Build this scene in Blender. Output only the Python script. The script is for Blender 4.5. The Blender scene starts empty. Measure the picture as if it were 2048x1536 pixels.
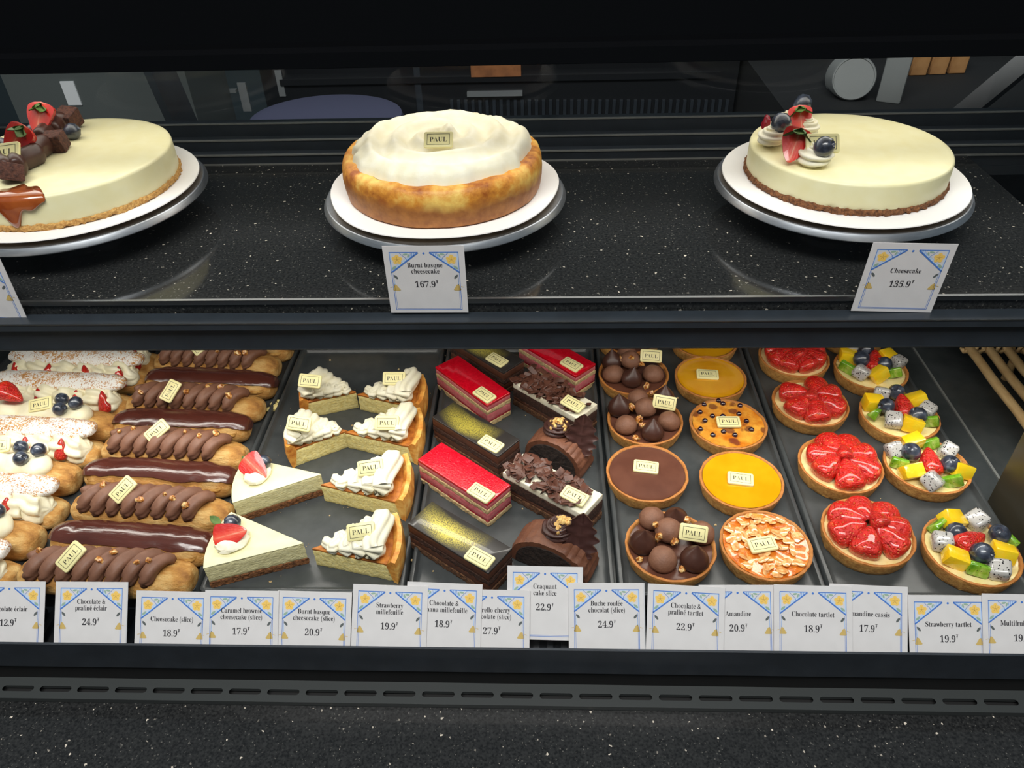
import bpy, bmesh, math, random
from math import sin, cos, pi, radians as R
from mathutils import Vector as V, Matrix as M, noise

# ------------------------------------------------------------------ camera, world, lights, exposure
S = bpy.context.scene
C = S.collection
S.view_settings.view_transform = 'Standard'
S.view_settings.look = 'None'
S.view_settings.gamma = 1.0
S.view_settings.use_curve_mapping = False
S.view_settings.exposure = 0.0

FPX = 1523.0                      # focal length in pixels of the 2048 px wide frame
PITCH, YAW, ROLL = R(38.28), R(2.9), R(-1.91)
EYE = V((0, 0, 0.614))            # z = 0 is the top of the pastry trays
_f = V((0, cos(PITCH), -sin(PITCH)))
_u = V((0, sin(PITCH), cos(PITCH)))
_z = M.Rotation(YAW, 3, 'Z')
FW, UP0, RT0 = _z @ _f, _z @ _u, _z @ V((1, 0, 0))
RT = cos(ROLL) * RT0 + sin(ROLL) * UP0
UP = -sin(ROLL) * RT0 + cos(ROLL) * UP0
cam = bpy.data.cameras.new('camera')
cam.sensor_width = 36
cam.lens = FPX * 36 / 2048
cam.clip_start = 0.02
co = bpy.data.objects.new('camera', cam)
C.objects.link(co)
co.matrix_world = M(((RT.x, UP.x, -FW.x, EYE.x), (RT.y, UP.y, -FW.y, EYE.y), (RT.z, UP.z, -FW.z, EYE.z), (0, 0, 0, 1)))
S.camera = co

W = bpy.data.worlds.new('shop')
S.world = W
W.use_nodes = True
W.node_tree.nodes['Background'].inputs[0].default_value = (0.75, 0.9, 1.0, 1)
W.node_tree.nodes['Background'].inputs[1].default_value = 0.17


def area(name, loc, tgt, sx, sy, power, col=(1, 1, 1)):
    l = bpy.data.lights.new(name, 'AREA')
    l.shape = 'RECTANGLE'
    l.size, l.size_y, l.energy, l.color = sx, sy, power, col
    o = bpy.data.objects.new(name, l)
    C.objects.link(o)
    o.location = loc
    o.rotation_euler = (V(tgt) - V(loc)).to_track_quat('-Z', 'Y').to_euler()
    return o


area('canopy_led_light', (-0.05, 0.765, 0.4255), (-0.05, 0.735, 0.25), 1.3, 0.14, 1.2, (1.0, 0.955, 0.87))
area('shelf_led_light', (-0.05, 0.625, 0.2150), (-0.05, 0.60, 0.0), 1.36, 0.045, 2.5, (1.0, 0.955, 0.87))
area('shop_ceiling_light', (-0.15, -0.20, 1.85), (-0.05, 0.6, 0.0), 1.6, 0.55, 43, (1.0, 0.975, 0.94))


def ray(px, py):
    return FW + RT * ((px - 1024) / FPX) + UP * ((768 - py) / FPX)


def at(px, py, z=0.0):
    """the point of the horizontal plane z seen at this pixel of the photograph"""
    d = ray(px, py)
    return EYE + d * ((z - EYE.z) / d.z)


def hit(px, py, p0, n):
    d = ray(px, py)
    return EYE + d * ((V(p0) - EYE).dot(n) / d.dot(n))


# ------------------------------------------------------------------ materials
def lin(c):
    c = c / 255
    return c / 12.92 if c <= 0.04045 else ((c + 0.055) / 1.055) ** 2.4


def rgb(t):
    return (lin(t[0]), lin(t[1]), lin(t[2]), 1)


class NT:
    def __init__(s, name):
        s.mat = bpy.data.materials.new(name)
        s.mat.use_nodes = True
        s.t = s.mat.node_tree
        s.b = s.t.nodes['Principled BSDF']
        s.out = s.t.nodes['Material Output']
        s.co = s.t.nodes.new('ShaderNodeTexCoord').outputs['Object']

    def n(s, typ, **kw):
        nd = s.t.nodes.new('ShaderNode' + typ)
        for k, v in kw.items():
            setattr(nd, k, v)
        return nd

    def lk(s, a, b):
        s.t.links.new(a, b)

    def noise(s, scale, detail=4, stretch=None, rough=0.6, dist=0):
        nd = s.n('TexNoise')
        nd.inputs['Scale'].default_value = scale
        nd.inputs['Detail'].default_value = detail
        nd.inputs['Roughness'].default_value = rough
        nd.inputs['Distortion'].default_value = dist
        src = s.co
        if stretch:
            mp = s.n('Mapping')
            mp.inputs['Scale'].default_value = stretch
            s.lk(src, mp.inputs[0])
            src = mp.outputs[0]
        s.lk(src, nd.inputs['Vector'])
        return nd.outputs[0]

    def voro(s, scale, feature='F1', rand=1.0):
        nd = s.n('TexVoronoi', feature=feature)
        nd.inputs['Scale'].default_value = scale
        nd.inputs['Randomness'].default_value = rand
        s.lk(s.co, nd.inputs['Vector'])
        return nd

    def ramp(s, fac, stops, interp='LINEAR'):
        nd = s.n('ValToRGB')
        e = nd.color_ramp.elements
        nd.color_ramp.interpolation = interp
        while len(e) < len(stops):
            e.new(0.5)
        for i, (p, c) in enumerate(stops):
            e[i].position = p
            e[i].color = c if len(c) == 4 else rgb(c)
        s.lk(fac, nd.inputs[0])
        return nd.outputs[0]

    def mix(s, fac, a, b, mode='MIX'):
        nd = s.n('Mix', data_type='RGBA', blend_type=mode)
        for v, i in ((fac, 0), (a, 6), (b, 7)):
            if hasattr(v, 'is_linked'):
                s.lk(v, nd.inputs[i])
            else:
                nd.inputs[i].default_value = v if not isinstance(v, tuple) else (v if len(v) == 4 else rgb(v))
        return nd.outputs[2]

    def math(s, op, a, b=0.0):
        nd = s.n('Math', operation=op)
        for v, i in ((a, 0), (b, 1)):
            if hasattr(v, 'is_linked'):
                s.lk(v, nd.inputs[i])
            else:
                nd.inputs[i].default_value = v
        return nd.outputs[0]

    def sep(s):
        nd = s.n('SeparateXYZ')
        s.lk(s.co, nd.inputs[0])
        return nd.outputs

    def bump(s, h, strength, dist=0.001, prev=None):
        nd = s.n('Bump')
        nd.inputs['Strength'].default_value = strength
        nd.inputs['Distance'].default_value = dist
        s.lk(h, nd.inputs['Height'])
        if prev is not None:
            s.lk(prev, nd.inputs['Normal'])
        s.lk(nd.outputs[0], s.b.inputs['Normal'])
        return nd.outputs[0]

    def set(s, col=None, rough=None, coat=None, metal=None, spec=None, sss=None, coat_rough=None):
        b = s.b.inputs
        if col is not None:
            if hasattr(col, 'is_linked'):
                s.lk(col, b['Base Color'])
            else:
                b['Base Color'].default_value = rgb(col)
        for k, v in (('Roughness', rough), ('Coat Weight', coat), ('Metallic', metal), ('Specular IOR Level', spec), ('Coat Roughness', coat_rough)):
            if v is not None:
                if hasattr(v, 'is_linked'):
                    s.lk(v, b[k])
                else:
                    b[k].default_value = v
        if sss:
            b['Subsurface Weight'].default_value = sss
            b['Subsurface Radius'].default_value = (0.004, 0.0025, 0.0015)
            b['Subsurface Scale'].default_value = 1.0
        return s.mat


MT = {}


def pm(key, c1, c2=None, sc=150, rough=0.5, bs=None, bump=0.0, bd=0.001, coat=0.0, pos=(0.35, 0.65), detail=4, stretch=None, spec=0.5, metal=0, coat_rough=0.05, sss=0):
    m = NT(key)
    if c2:
        m.set(m.ramp(m.noise(sc, detail, stretch), [(pos[0], c1), (pos[1], c2)]))
    else:
        m.set(c1)
    m.set(None, rough, coat, metal, spec, sss, coat_rough)
    if bump:
        m.bump(m.noise(bs or sc, 5, stretch), bump, bd)
    MT[key] = m.mat
    return m


# baked goods
m = NT('tart_crust')
n1 = m.noise(260, 6)
base = m.ramp(n1, [(0.3, (168, 108, 46)), (0.7, (222, 172, 96))])
zz = m.math('MULTIPLY', m.sep()[2], 1 / 0.018)
zz = m.math('ADD', zz, m.math('MULTIPLY', m.math('SUBTRACT', m.noise(90, 3), 0.5), 0.25))
rim = m.ramp(zz, [(0.80, (0, 0, 0)), (0.97, (255, 255, 255))])
m.set(m.mix(m.math('MULTIPLY', rim, 0.75), base, (178, 104, 42)), 0.62)
m.bump(m.noise(700, 5), 0.7, 0.0009)
MT['tart_crust'] = m.mat

m = NT('choux')
n1 = m.noise(60, 6, (0.45, 1, 1), 0.65)
b0 = m.ramp(n1, [(0.3, (146, 92, 40)), (0.48, (200, 144, 72)), (0.66, (234, 196, 128))])
m.set(b0, 0.5)
m.bump(m.noise(170, 7, (0.45, 1, 1), 0.7), 1.0, 0.0035)
MT['choux'] = m.mat
pm('choux_crumb', (214, 168, 92), (164, 108, 44), 330, 0.8, bump=1.0, bd=0.0015, stretch=(0.5, 1, 1))

m = NT('sugared_crust')
n1 = m.noise(75, 5, (0.5, 1, 1))
b0 = m.ramp(n1, [(0.3, (150, 90, 36)), (0.7, (214, 158, 84))])
sp = m.math('ADD', m.math('MULTIPLY', m.noise(520, 4), 0.75), m.math('MULTIPLY', m.noise(60, 3), 0.45))
d = m.ramp(sp, [(0.53, (0, 0, 0)), (0.61, (255, 255, 255))])
m.set(m.mix(d, b0, (236, 233, 228)), 0.8)
m.bump(m.noise(420, 5), 0.6, 0.001)
MT['sugared_crust'] = m.mat

pm('cream', (240, 234, 208), (234, 225, 190), 90, 0.42, bs=260, bump=0.25, bd=0.0008)
pm('whipped', (243, 238, 218), (238, 230, 200), 60, 0.45, bs=300, bump=0.3, bd=0.0008)
pm('custard', (244, 226, 168), (236, 212, 140), 120, 0.35, bs=200, bump=0.3, coat=0.4)
pm('glaze_dark', (84, 42, 33), (70, 34, 27), 60, 0.22, bs=55, bump=0.5, bd=0.003, coat=0.6, stretch=(0.3, 1, 1), coat_rough=0.12)
pm('praline_cream', (128, 88, 68), (114, 76, 58), 120, 0.55, bs=380, bump=0.3, bd=0.0007)
pm('ganache', (74, 44, 34), (62, 36, 29), 90, 0.36, bs=120, bump=0.25)
pm('mousse_choc', (134, 92, 70), (120, 80, 60), 160, 0.6, bs=600, bump=0.5, bd=0.0008)
pm('choc_filling', (88, 52, 40), (100, 62, 48), 50, 0.32, bs=70, bump=0.15)
m = NT('hazelnut')
m.set(m.ramp(m.noise(240, 4), [(0.36, (112, 54, 20)), (0.5, (196, 124, 52)), (0.64, (244, 214, 150))]), 0.3, 0.5)
m.bump(m.noise(300, 3), 0.5, 0.001)
MT['hazelnut'] = m.mat
pm('white_choc', (238, 228, 168), None, rough=0.42, coat=0.1)
pm('print_dark', (52, 46, 34), None, rough=0.6)
pm('lemon_curd', (224, 160, 20), (216, 146, 12), 40, 0.12, bs=45, bump=0.25, bd=0.002, coat=0.8)
m = NT('cassis_top')
n1 = m.noise(55, 5)
b0 = m.ramp(n1, [(0.35, (206, 112, 24)), (0.65, (240, 172, 66))])
vv = m.math('ADD', m.voro(62).outputs['Distance'], m.math('MULTIPLY', m.math('SUBTRACT', m.noise(160, 3), 0.5), 0.35))
st = m.ramp(vv, [(0.30, (255, 255, 255)), (0.42, (0, 0, 0))])
m.set(m.mix(m.math('MULTIPLY', st, 0.75), b0, (90, 30, 40)), 0.2, 0.8)
m.bump(m.noise(210, 5), 0.9, 0.0014)
MT['cassis_top'] = m.mat
m = NT('caramel_top')
m.set(m.ramp(m.noise(75, 5, None, 0.7, 1.0), [(0.3, (176, 74, 20)), (0.5, (222, 120, 34)), (0.7, (242, 172, 80))]), 0.14, 1.0)
m.bump(m.noise(170, 4), 0.9, 0.0016)
MT['caramel_top'] = m.mat
m = NT('almond')
m.set(m.ramp(m.noise(200, 3), [(0.35, (214, 132, 62)), (0.65, (246, 204, 140))]), 0.18, 1.0)
MT['almond'] = m.mat

m = NT('strawberry_skin')
n1 = m.noise(70, 3)
b0 = m.ramp(n1, [(0.3, (182, 16, 14)), (0.55, (216, 34, 20)), (0.72, (236, 84, 40))])
vd = m.voro(340).outputs['Distance']
sd = m.ramp(vd, [(0.17, (255, 255, 255)), (0.25, (0, 0, 0))])
m.set(m.mix(m.math('MULTIPLY', sd, 0.75), b0, (240, 160, 70)), 0.28, 0.8)
b1_ = m.bump(m.noise(260, 4), 1.0, 0.003)
m.bump(m.ramp(vd, [(0.0, (0, 0, 0)), (0.45, (255, 255, 255))]), 0.9, 0.0016, b1_)
MT['strawberry_skin'] = m.mat
m = NT('strawberry_flesh')
sx = m.sep()
rr = m.math('ABSOLUTE', sx[0])
fz = m.math('ADD', m.math('MULTIPLY', rr, 85.0), m.math('MULTIPLY', m.noise(420, 3, (1, 1, 0.25)), 0.35))
m.set(m.ramp(fz, [(0.10, (244, 168, 136)), (0.26, (236, 92, 68)), (0.52, (226, 56, 38)), (0.9, (204, 26, 20))]), 0.3, 0.6)
m.bump(m.noise(500, 3, (1, 1, 0.3)), 0.3, 0.0008)
MT['strawberry_flesh'] = m.mat
pm('leaf_green', (96, 128, 52), (60, 92, 34), 150, 0.5, bump=0.2)
m = NT('blueberry')
m.set(m.ramp(m.noise(150, 4), [(0.35, (30, 33, 42)), (0.58, (62, 69, 84)), (0.75, (118, 126, 140))]), 0.34, 0.7)
m.bump(m.noise(260, 3), 0.25, 0.0008)
MT['blueberry'] = m.mat
pm('cassis_berry', (30, 16, 26), (52, 26, 40), 120, 0.15, coat=1.0)
pm('mango', (250, 196, 18), (240, 210, 44), 90, 0.22, bs=260, bump=0.35, coat=0.8)
m = NT('dragonfruit')
vd = m.voro(520)
sd = m.ramp(vd.outputs['Distance'], [(0.26, (255, 255, 255)), (0.34, (0, 0, 0))])
m.set(m.mix(sd, (180, 177, 173), (22, 20, 22)), 0.25, 0.7)
m.bump(m.noise(300, 3), 0.3, 0.0008)
MT['dragonfruit'] = m.mat
m = NT('kiwi')
n1 = m.noise(120, 4, (1, 1, 0.3))
vd = m.voro(330)
sd = m.ramp(vd.outputs['Distance'], [(0.1, (255, 255, 255)), (0.16, (0, 0, 0))])
m.set(m.mix(m.math('MULTIPLY', sd, 0.8), m.ramp(n1, [(0.35, (84, 140, 20)), (0.55, (128, 176, 44)), (0.75, (206, 216, 120))]), (30, 34, 14)), 0.2, 0.9)
m.bump(m.noise(300, 3, (1, 1, 0.3)), 0.4, 0.0009)
MT['kiwi'] = m.mat

# cakes and slices
pm('cheesecake', (238, 232, 190), (234, 226, 178), 60, 0.4, bs=120, bump=0.12, bd=0.001)
pm('cheesecake_cut', (236, 228, 178), (222, 212, 158), 200, 0.75, bs=330, bump=0.8, bd=0.0013, stretch=(1, 1, 1.8))
pm('biscuit_dark', (150, 98, 58), (92, 56, 32), 420, 0.9, bump=1.0, bd=0.002)
pm('biscuit_light', (222, 176, 104), (176, 122, 60), 420, 0.9, bump=1.0, bd=0.002)
pm('basque_crumb', (248, 234, 166), (234, 212, 132), 300, 0.85, bump=0.9, bd=0.0014)
pm('basque_brown', (206, 130, 48), (150, 78, 24), 120, 0.5, bump=0.4)
m = NT('basque_crust')
n1 = m.noise(70, 5)
m.set(m.ramp(n1, [(0.3, (184, 104, 36)), (0.5, (226, 158, 70)), (0.7, (246, 206, 120))]), 0.5)
m.bump(m.noise(220, 5), 0.6, 0.001)
MT['basque_crust'] = m.mat
m = NT('basque_whole')
n1 = m.noise(32, 5)
zc = m.math('MULTIPLY', m.sep()[2], 1 / 0.042)
zc = m.math('ADD', zc, m.math('MULTIPLY', m.math('SUBTRACT', m.noise(26, 3), 0.5), 0.55))
low = m.ramp(m.noise(110, 5), [(0.3, (146, 86, 38)), (0.7, (186, 122, 60))])
top = m.ramp(n1, [(0.36, (158, 82, 24)), (0.48, (214, 142, 50)), (0.62, (240, 200, 104))])
m.set(m.mix(m.ramp(zc, [(0.42, (0, 0, 0)), (0.66, (255, 255, 255))]), low, top), 0.5)
m.bump(m.noise(240, 5), 0.5, 0.001)
MT['basque_whole'] = m.mat
m = NT('red_glaze')
n1 = m.noise(330, 4, None, 0.6, 0.5)
m.set(m.ramp(n1, [(0.3, (182, 6, 24)), (0.7, (214, 16, 40))]), 0.1, 1.0)
m.bump(m.noise(140, 4), 0.10, 0.001)
MT['red_glaze'] = m.mat
m = NT('red_glaze_wet')
n1 = m.noise(300, 5, None, 0.7, 1.0)
m.set(m.ramp(n1, [(0.3, (176, 4, 24)), (0.62, (220, 24, 46)), (0.8, (236, 110, 124))]), 0.2, 0.9)
m.bump(m.noise(420, 4), 0.8, 0.0012)
MT['red_glaze_wet'] = m.mat
pm('sponge_light', (222, 196, 148), (190, 158, 108), 420, 0.9, bump=1.0, bd=0.0018)
pm('mousse_pink', (214, 122, 124), (196, 96, 102), 160, 0.55, bs=300, bump=0.4)
pm('jam', (128, 16, 34), (160, 30, 46), 160, 0.3, bump=0.4)
m = NT('opera_glaze')
x = m.sep()
g1 = m.noise(900, 3)
# gold lustre dusted along a curved leaf-like sweep over the dark glaze
cur = m.math('SUBTRACT', x[1], m.math('MULTIPLY', m.math('MULTIPLY', x[0], x[0]), 5.0))
cur = m.math('ADD', cur, m.math('MULTIPLY', x[0], -0.10))
dist = m.math('ABSOLUTE', m.math('ADD', cur, 0.002))
sw = m.math('SUBTRACT', 1.0, m.math('MULTIPLY', dist, 62.0))
en = m.math('SUBTRACT', 1.05, m.math('MULTIPLY', m.math('ABSOLUTE', m.math('ADD', x[0], 0.012)), 24.0))
ff = m.math('MULTIPLY', m.math('MAXIMUM', sw, 0.0), m.math('MAXIMUM', en, 0.0))
ff = m.math('MULTIPLY', ff, m.ramp(g1, [(0.35, (60, 60, 60)), (0.62, (255, 255, 255))]))
fc = m.n('Clamp')
m.lk(m.math('MULTIPLY', ff, 2.4), fc.inputs[0])
m.set(m.mix(fc.outputs[0], (48, 44, 42), (196, 180, 78)), 0.36, 0.35)
m.set(None, None, None, m.math('MULTIPLY', fc.outputs[0], 0.35))
MT['opera_glaze'] = m.mat
pm('mousse_dark', (92, 56, 40), (78, 46, 32), 120, 0.5, bs=200, bump=0.3)
pm('sponge_dark', (74, 44, 30), (44, 25, 17), 420, 0.9, bump=1.0, bd=0.002)
pm('base_dark', (118, 80, 50), (66, 40, 26), 420, 0.9, bump=1.0, bd=0.002)
pm('flake', (98, 60, 46), (74, 43, 33), 120, 0.45, bs=200, bump=0.3)
pm('leaf_choc', (74, 47, 43), (62, 39, 36), 90, 0.34, bump=0.15)
pm('frosting', (116, 72, 50), (98, 58, 40), 140, 0.55, bs=360, bump=0.5)
pm('log_crumb', (46, 30, 22), (26, 16, 12), 300, 0.8, bump=1.0, bd=0.002)
pm('rosette_choc', (70, 42, 36), (58, 34, 29), 120, 0.42, bump=0.1)
pm('walnut', (236, 200, 130), (206, 156, 82), 260, 0.6, bump=0.4)
pm('caramel', (164, 84, 36), (138, 62, 24), 60, 0.15, coat=1.0, bs=80, bump=0.2)
pm('brownie', (102, 62, 48), (58, 34, 28), 330, 0.85, bump=1.0, bd=0.002)
pm('pastry_leaf', (228, 178, 96), (190, 130, 56), 330, 0.7, bump=1.0, bd=0.002, stretch=(1, 1, 4))

# case
m = NT('granite')
big = m.noise(70, 4)
v1 = m.voro(125)
v2 = m.voro(330)
nd_ = m.n('TexNoise')
nd_.inputs['Scale'].default_value = 260
nd_.inputs['Detail'].default_value = 3
m.lk(m.co, nd_.inputs['Vector'])
vm_ = m.n('VectorMath', operation='MULTIPLY_ADD')
m.lk(nd_.outputs[1], vm_.inputs[0])
vm_.inputs[1].default_value = (0.005, 0.005, 0.005)
m.lk(m.co, vm_.inputs[2])
for v_ in (v1, v2):
    m.lk(vm_.outputs[0], v_.inputs['Vector'])
cs = m.n('SeparateColor')
m.lk(v1.outputs['Color'], cs.inputs[0])
cs2 = m.n('SeparateColor')
m.lk(v2.outputs['Color'], cs2.inputs[0])
f1 = m.math('MULTIPLY', m.math('LESS_THAN', v1.outputs['Distance'], 0.125), m.math('GREATER_THAN', cs.outputs[0], 0.52))
f2 = m.math('MULTIPLY', m.math('LESS_THAN', v2.outputs['Distance'], 0.19), m.math('GREATER_THAN', cs2.outputs[0], 0.55))
b0 = m.ramp(m.noise(420, 3), [(0.35, (24, 25, 26)), (0.7, (51, 52, 52))])
c1 = m.mix(m.math('MULTIPLY', f2, 0.55), b0, (120, 118, 112))
c2 = m.mix(m.math('MULTIPLY', f1, m.math('MULTIPLY', m.math('ADD', cs.outputs[1], 0.25), 0.8)), c1, (226, 216, 200))
m.set(c2, 0.09, None, None, 0.5)
MT['granite'] = m.mat
pm('black_metal', (44, 50, 57), (39, 44, 50), 40, 0.35, bs=300, bump=0.05)
pm('recess', (5, 6, 7), None, rough=0.7)
pm('black_gloss', (12, 13, 15), None, rough=0.08)
pm('tray_black', (68, 71, 72), (59, 62, 63), 60, 0.32, bs=900, bump=0.12, bd=0.0005)
pm('deck_black', (62, 66, 67), (52, 56, 57), 30, 0.25, bs=300, bump=0.04)
pm('vent_grey', (52, 56, 56), None, rough=0.5)
pm('seam_grey', (112, 114, 112), None, rough=0.5)
pm('steel_trim', (150, 152, 154), None, rough=0.3, metal=1)
pm('steel_disc', (206, 210, 216), (188, 192, 200), 60, 0.40, metal=1, stretch=(1, 1, 8))
pm('board_kraft', (196, 164, 120), None, rough=0.7)
pm('board_white', (244, 241, 238), None, rough=0.55)
pm('card', (221, 218, 219), (215, 212, 213), 60, 0.5)
pm('ink', (34, 32, 40), None, rough=0.7)
pm('blue_ink', (70, 122, 204), None, rough=0.6)
pm('pale_blue_ink', (190, 212, 240), None, rough=0.6)
pm('yellow_ink', (244, 202, 104), None, rough=0.6)
pm('brown_ink', (150, 106, 56), None, rough=0.6)
pm('green_ink', (150, 178, 160), None, rough=0.6)
pm('grey_leaf_ink', (92, 98, 98), None, rough=0.6)
pm('bell_ink', (206, 176, 104), None, rough=0.6)
pm('rattan', (206, 176, 128), (180, 146, 98), 90, 0.5, bs=200, bump=0.3, stretch=(1, 0.3, 1))
pm('rattan_wrap', (216, 188, 140), (188, 152, 100), 220, 0.5, bump=0.5)
pm('acrylic_dark', (62, 57, 46), None, rough=0.3)  # olive cast of the reflected rattan is put into the base colour
pm('floor_dark', (20, 22, 24), (14, 15, 17), 8, 0.4)
pm('cabinet_dark', (24, 26, 29), None, rough=0.35)
pm('cabinet_grey', (84, 90, 90), None, rough=0.4)
pm('plastic_white', (214, 218, 222), None, rough=0.4)
pm('plastic_grey', (128, 132, 132), None, rough=0.5)
pm('handle_grey', (110, 114, 116), None, rough=0.4)
pm('seat_violet', (76, 79, 104), None, rough=0.6)
pm('wood_tan', (176, 132, 84), (150, 106, 62), 30, 0.6, stretch=(1, 8, 1))
pm('brown_card', (150, 96, 56), (120, 74, 42), 40, 0.7)
pm('wall_paint', (60, 74, 80), None, rough=0.8)
m = NT('lamp_lens')
m.b.inputs['Emission Color'].default_value = (1, 0.96, 0.9, 1)
m.b.inputs['Emission Strength'].default_value = 0.7
MT['lamp_lens'] = m.mat


def glass_mat(name, tint=(1, 1, 1, 1), ior=1.45, rough=0.0):
    m = NT(name)
    m.t.nodes.remove(m.b)
    tr = m.n('BsdfTransparent')
    tr.inputs[0].default_value = tint
    gl = m.n('BsdfGlossy')
    gl.inputs['Roughness'].default_value = rough
    fr = m.n('Fresnel')
    fr.inputs[0].default_value = ior
    mx = m.n('MixShader')
    ge = m.n('NewGeometry')
    front = m.math('SUBTRACT', 1.0, ge.outputs['Backfacing'])
    m.lk(m.math('MULTIPLY', fr.outputs[0], front), mx.inputs[0])
    m.lk(tr.outputs[0], mx.inputs[1])
    m.lk(gl.outputs[0], mx.inputs[2])
    m.lk(mx.outputs[0], m.out.inputs[0])
    MT[name] = m.mat


glass_mat('clear_glass', (0.985, 0.992, 0.99, 1), 1.25)
glass_mat('clear_sleeve', (0.93, 0.95, 0.97, 1), 1.4, 0.05)


# ------------------------------------------------------------------ mesh helpers
class G:
    def __init__(s):
        s.v, s.f, s.m = [], [], []

    def face(s, idx, m=0):
        s.f.append(idx)
        s.m.append(m)

    def grid(s, rows, closed=True, m=0, cap0=False, cap1=False, flip=False):
        b = len(s.v)
        n = len(rows[0])
        for r in rows:
            s.v.extend(tuple(p) for p in r)
        for i in range(len(rows) - 1):
            for j in range(n if closed else n - 1):
                k = (j + 1) % n
                q = [b + i * n + j, b + i * n + k, b + (i + 1) * n + k, b + (i + 1) * n + j]
                s.face(q[::-1] if flip else q, m)
        if cap0:
            q = [b + j for j in range(n)][::-1]
            s.face(q[::-1] if flip else q, m)
        if cap1:
            e = b + (len(rows) - 1) * n
            q = [e + j for j in range(n)]
            s.face(q[::-1] if flip else q, m)
        return s

    def box(s, x0, x1, y0, y1, z0, z1, m=0):
        b = len(s.v)
        s.v += [(x, y, z) for z in (z0, z1) for y in (y0, y1) for x in (x0, x1)]
        for q in ((0, 2, 3, 1), (4, 5, 7, 6), (0, 1, 5, 4), (2, 6, 7, 3), (0, 4, 6, 2), (1, 3, 7, 5)):
            s.face([b + i for i in q], m)
        return s

    def poly(s, pts, m=0):
        b = len(s.v)
        s.v += [tuple(p) for p in pts]
        s.face(list(range(b, b + len(pts))), m)
        return s

    def mesh(s, name, mats, sharp=40):
        me = bpy.data.meshes.new(name)
        me.from_pydata(s.v, [], s.f)
        for k in ([mats] if isinstance(mats, str) else mats):
            me.materials.append(MT[k])
        me.polygons.foreach_set('material_index', s.m)
        me.polygons.foreach_set('use_smooth', [True] * len(s.f))
        me.set_sharp_from_angle(angle=R(sharp))
        me.update()
        return me


def inst(name, me, parent=None, loc=(0, 0, 0), rot=(0, 0, 0), scale=(1, 1, 1), mw=None):
    o = bpy.data.objects.new(name, me)
    C.objects.link(o)
    o.parent = parent
    if mw is not None:
        o.matrix_local = mw
    else:
        o.location, o.rotation_euler, o.scale = loc, rot, (scale,) * 3 if isinstance(scale, (int, float)) else scale
    return o


def taper(i, n, k):
    t = min(1.0, i / k, (n - i) / k)
    return math.sqrt(max(0.02, 1 - (1 - t) ** 2))


def ob(name, g, mats, parent=None, sharp=40, **kw):
    return inst(name, g.mesh(name, mats, sharp), parent, **kw)


def tag(o, label, cat, group=None, kind=None):
    o['label'], o['category'] = label, cat
    if group:
        o['group'] = group
    if kind:
        o['kind'] = kind
    return o


def thing(name, label, cat, loc=(0, 0, 0), rz=0, group=None):
    o = bpy.data.objects.new(name, None)
    C.objects.link(o)
    o.empty_display_size = 0.02
    o.location, o.rotation_euler = loc, (0, 0, rz)
    return tag(o, label, cat, group)


def nz(p, s=1.0, o=0.0):
    return noise.noise(V((p[0] * s + o, p[1] * s - o * 0.7, p[2] * s + o * 1.3)))


def lathe(g, prof, n=64, m=0, jr=0.0, jz=0.0, sc=150, seed=0.0, lob=0, la=0.0, cx=0.0, cy=0.0, cz=0.0):
    rows = []
    for r, z in prof:
        row = []
        for j in range(n):
            a = 2 * pi * j / n
            rr = r * (1 + la * cos(lob * a))
            p = (rr * cos(a), rr * sin(a), z)
            d = nz(p, sc, seed) if (jr or jz) else 0
            k = 1 + (jr * d / max(r, 0.004) if r > 0.0005 else 0)
            row.append((cx + p[0] * k, cy + p[1] * k, cz + z + (jz * nz(p, sc, seed + 9) if jz and r > 0.0005 else 0)))
        rows.append(row)
    return g.grid(rows, True, m)


def resample(pts, step):
    out = []
    n = len(pts)
    for i in range(n):
        a, b = V(pts[i]), V(pts[(i + 1) % n])
        k = max(1, int((b - a).length / step + 0.5))
        for t in range(k):
            out.append(a.lerp(b, t / k))
    return out


def prism(g, outline, z0, z1, amp=0.0004, sc=300, step=0.003, nzr=4, bev=0.0008, m=0, seed=0.0, ztop=None, grow=0.0, mtop=None):
    P = resample([(p[0], p[1]) for p in outline], step)
    n = len(P)
    N = []
    for i in range(n):
        t = P[(i + 1) % n] - P[i - 1]
        t = V((t.y, -t.x))
        N.append(t.normalized() if t.length > 1e-9 else V((0, 0)))
    rows = []
    lev = [(z0, -bev * 0.5), (z0 + bev, 0)] + [(z0 + bev + (z1 - z0 - 2 * bev) * i / nzr, 0) for i in range(1, nzr)] + [(z1 - bev, 0), (z1 - bev * 0.3, -bev * 0.35), (z1, -bev)]
    for z, off in lev:
        row = []
        for p, q in zip(P, N):
            d = amp * nz((p.x, p.y, z), sc, seed) + off + grow
            zt = z + (ztop(p.x, p.y) * (z - z0) / (z1 - z0) if ztop else 0)
            row.append((p.x + q.x * d, p.y + q.y * d, zt))
        rows.append(row)
    b = len(g.v)
    g.grid(rows, True, m, cap0=True, cap1=(mtop is None))
    if mtop is not None:
        e = b + (len(rows) - 1) * n
        g.face([e + j for j in range(n)], mtop)
    return g


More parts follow.
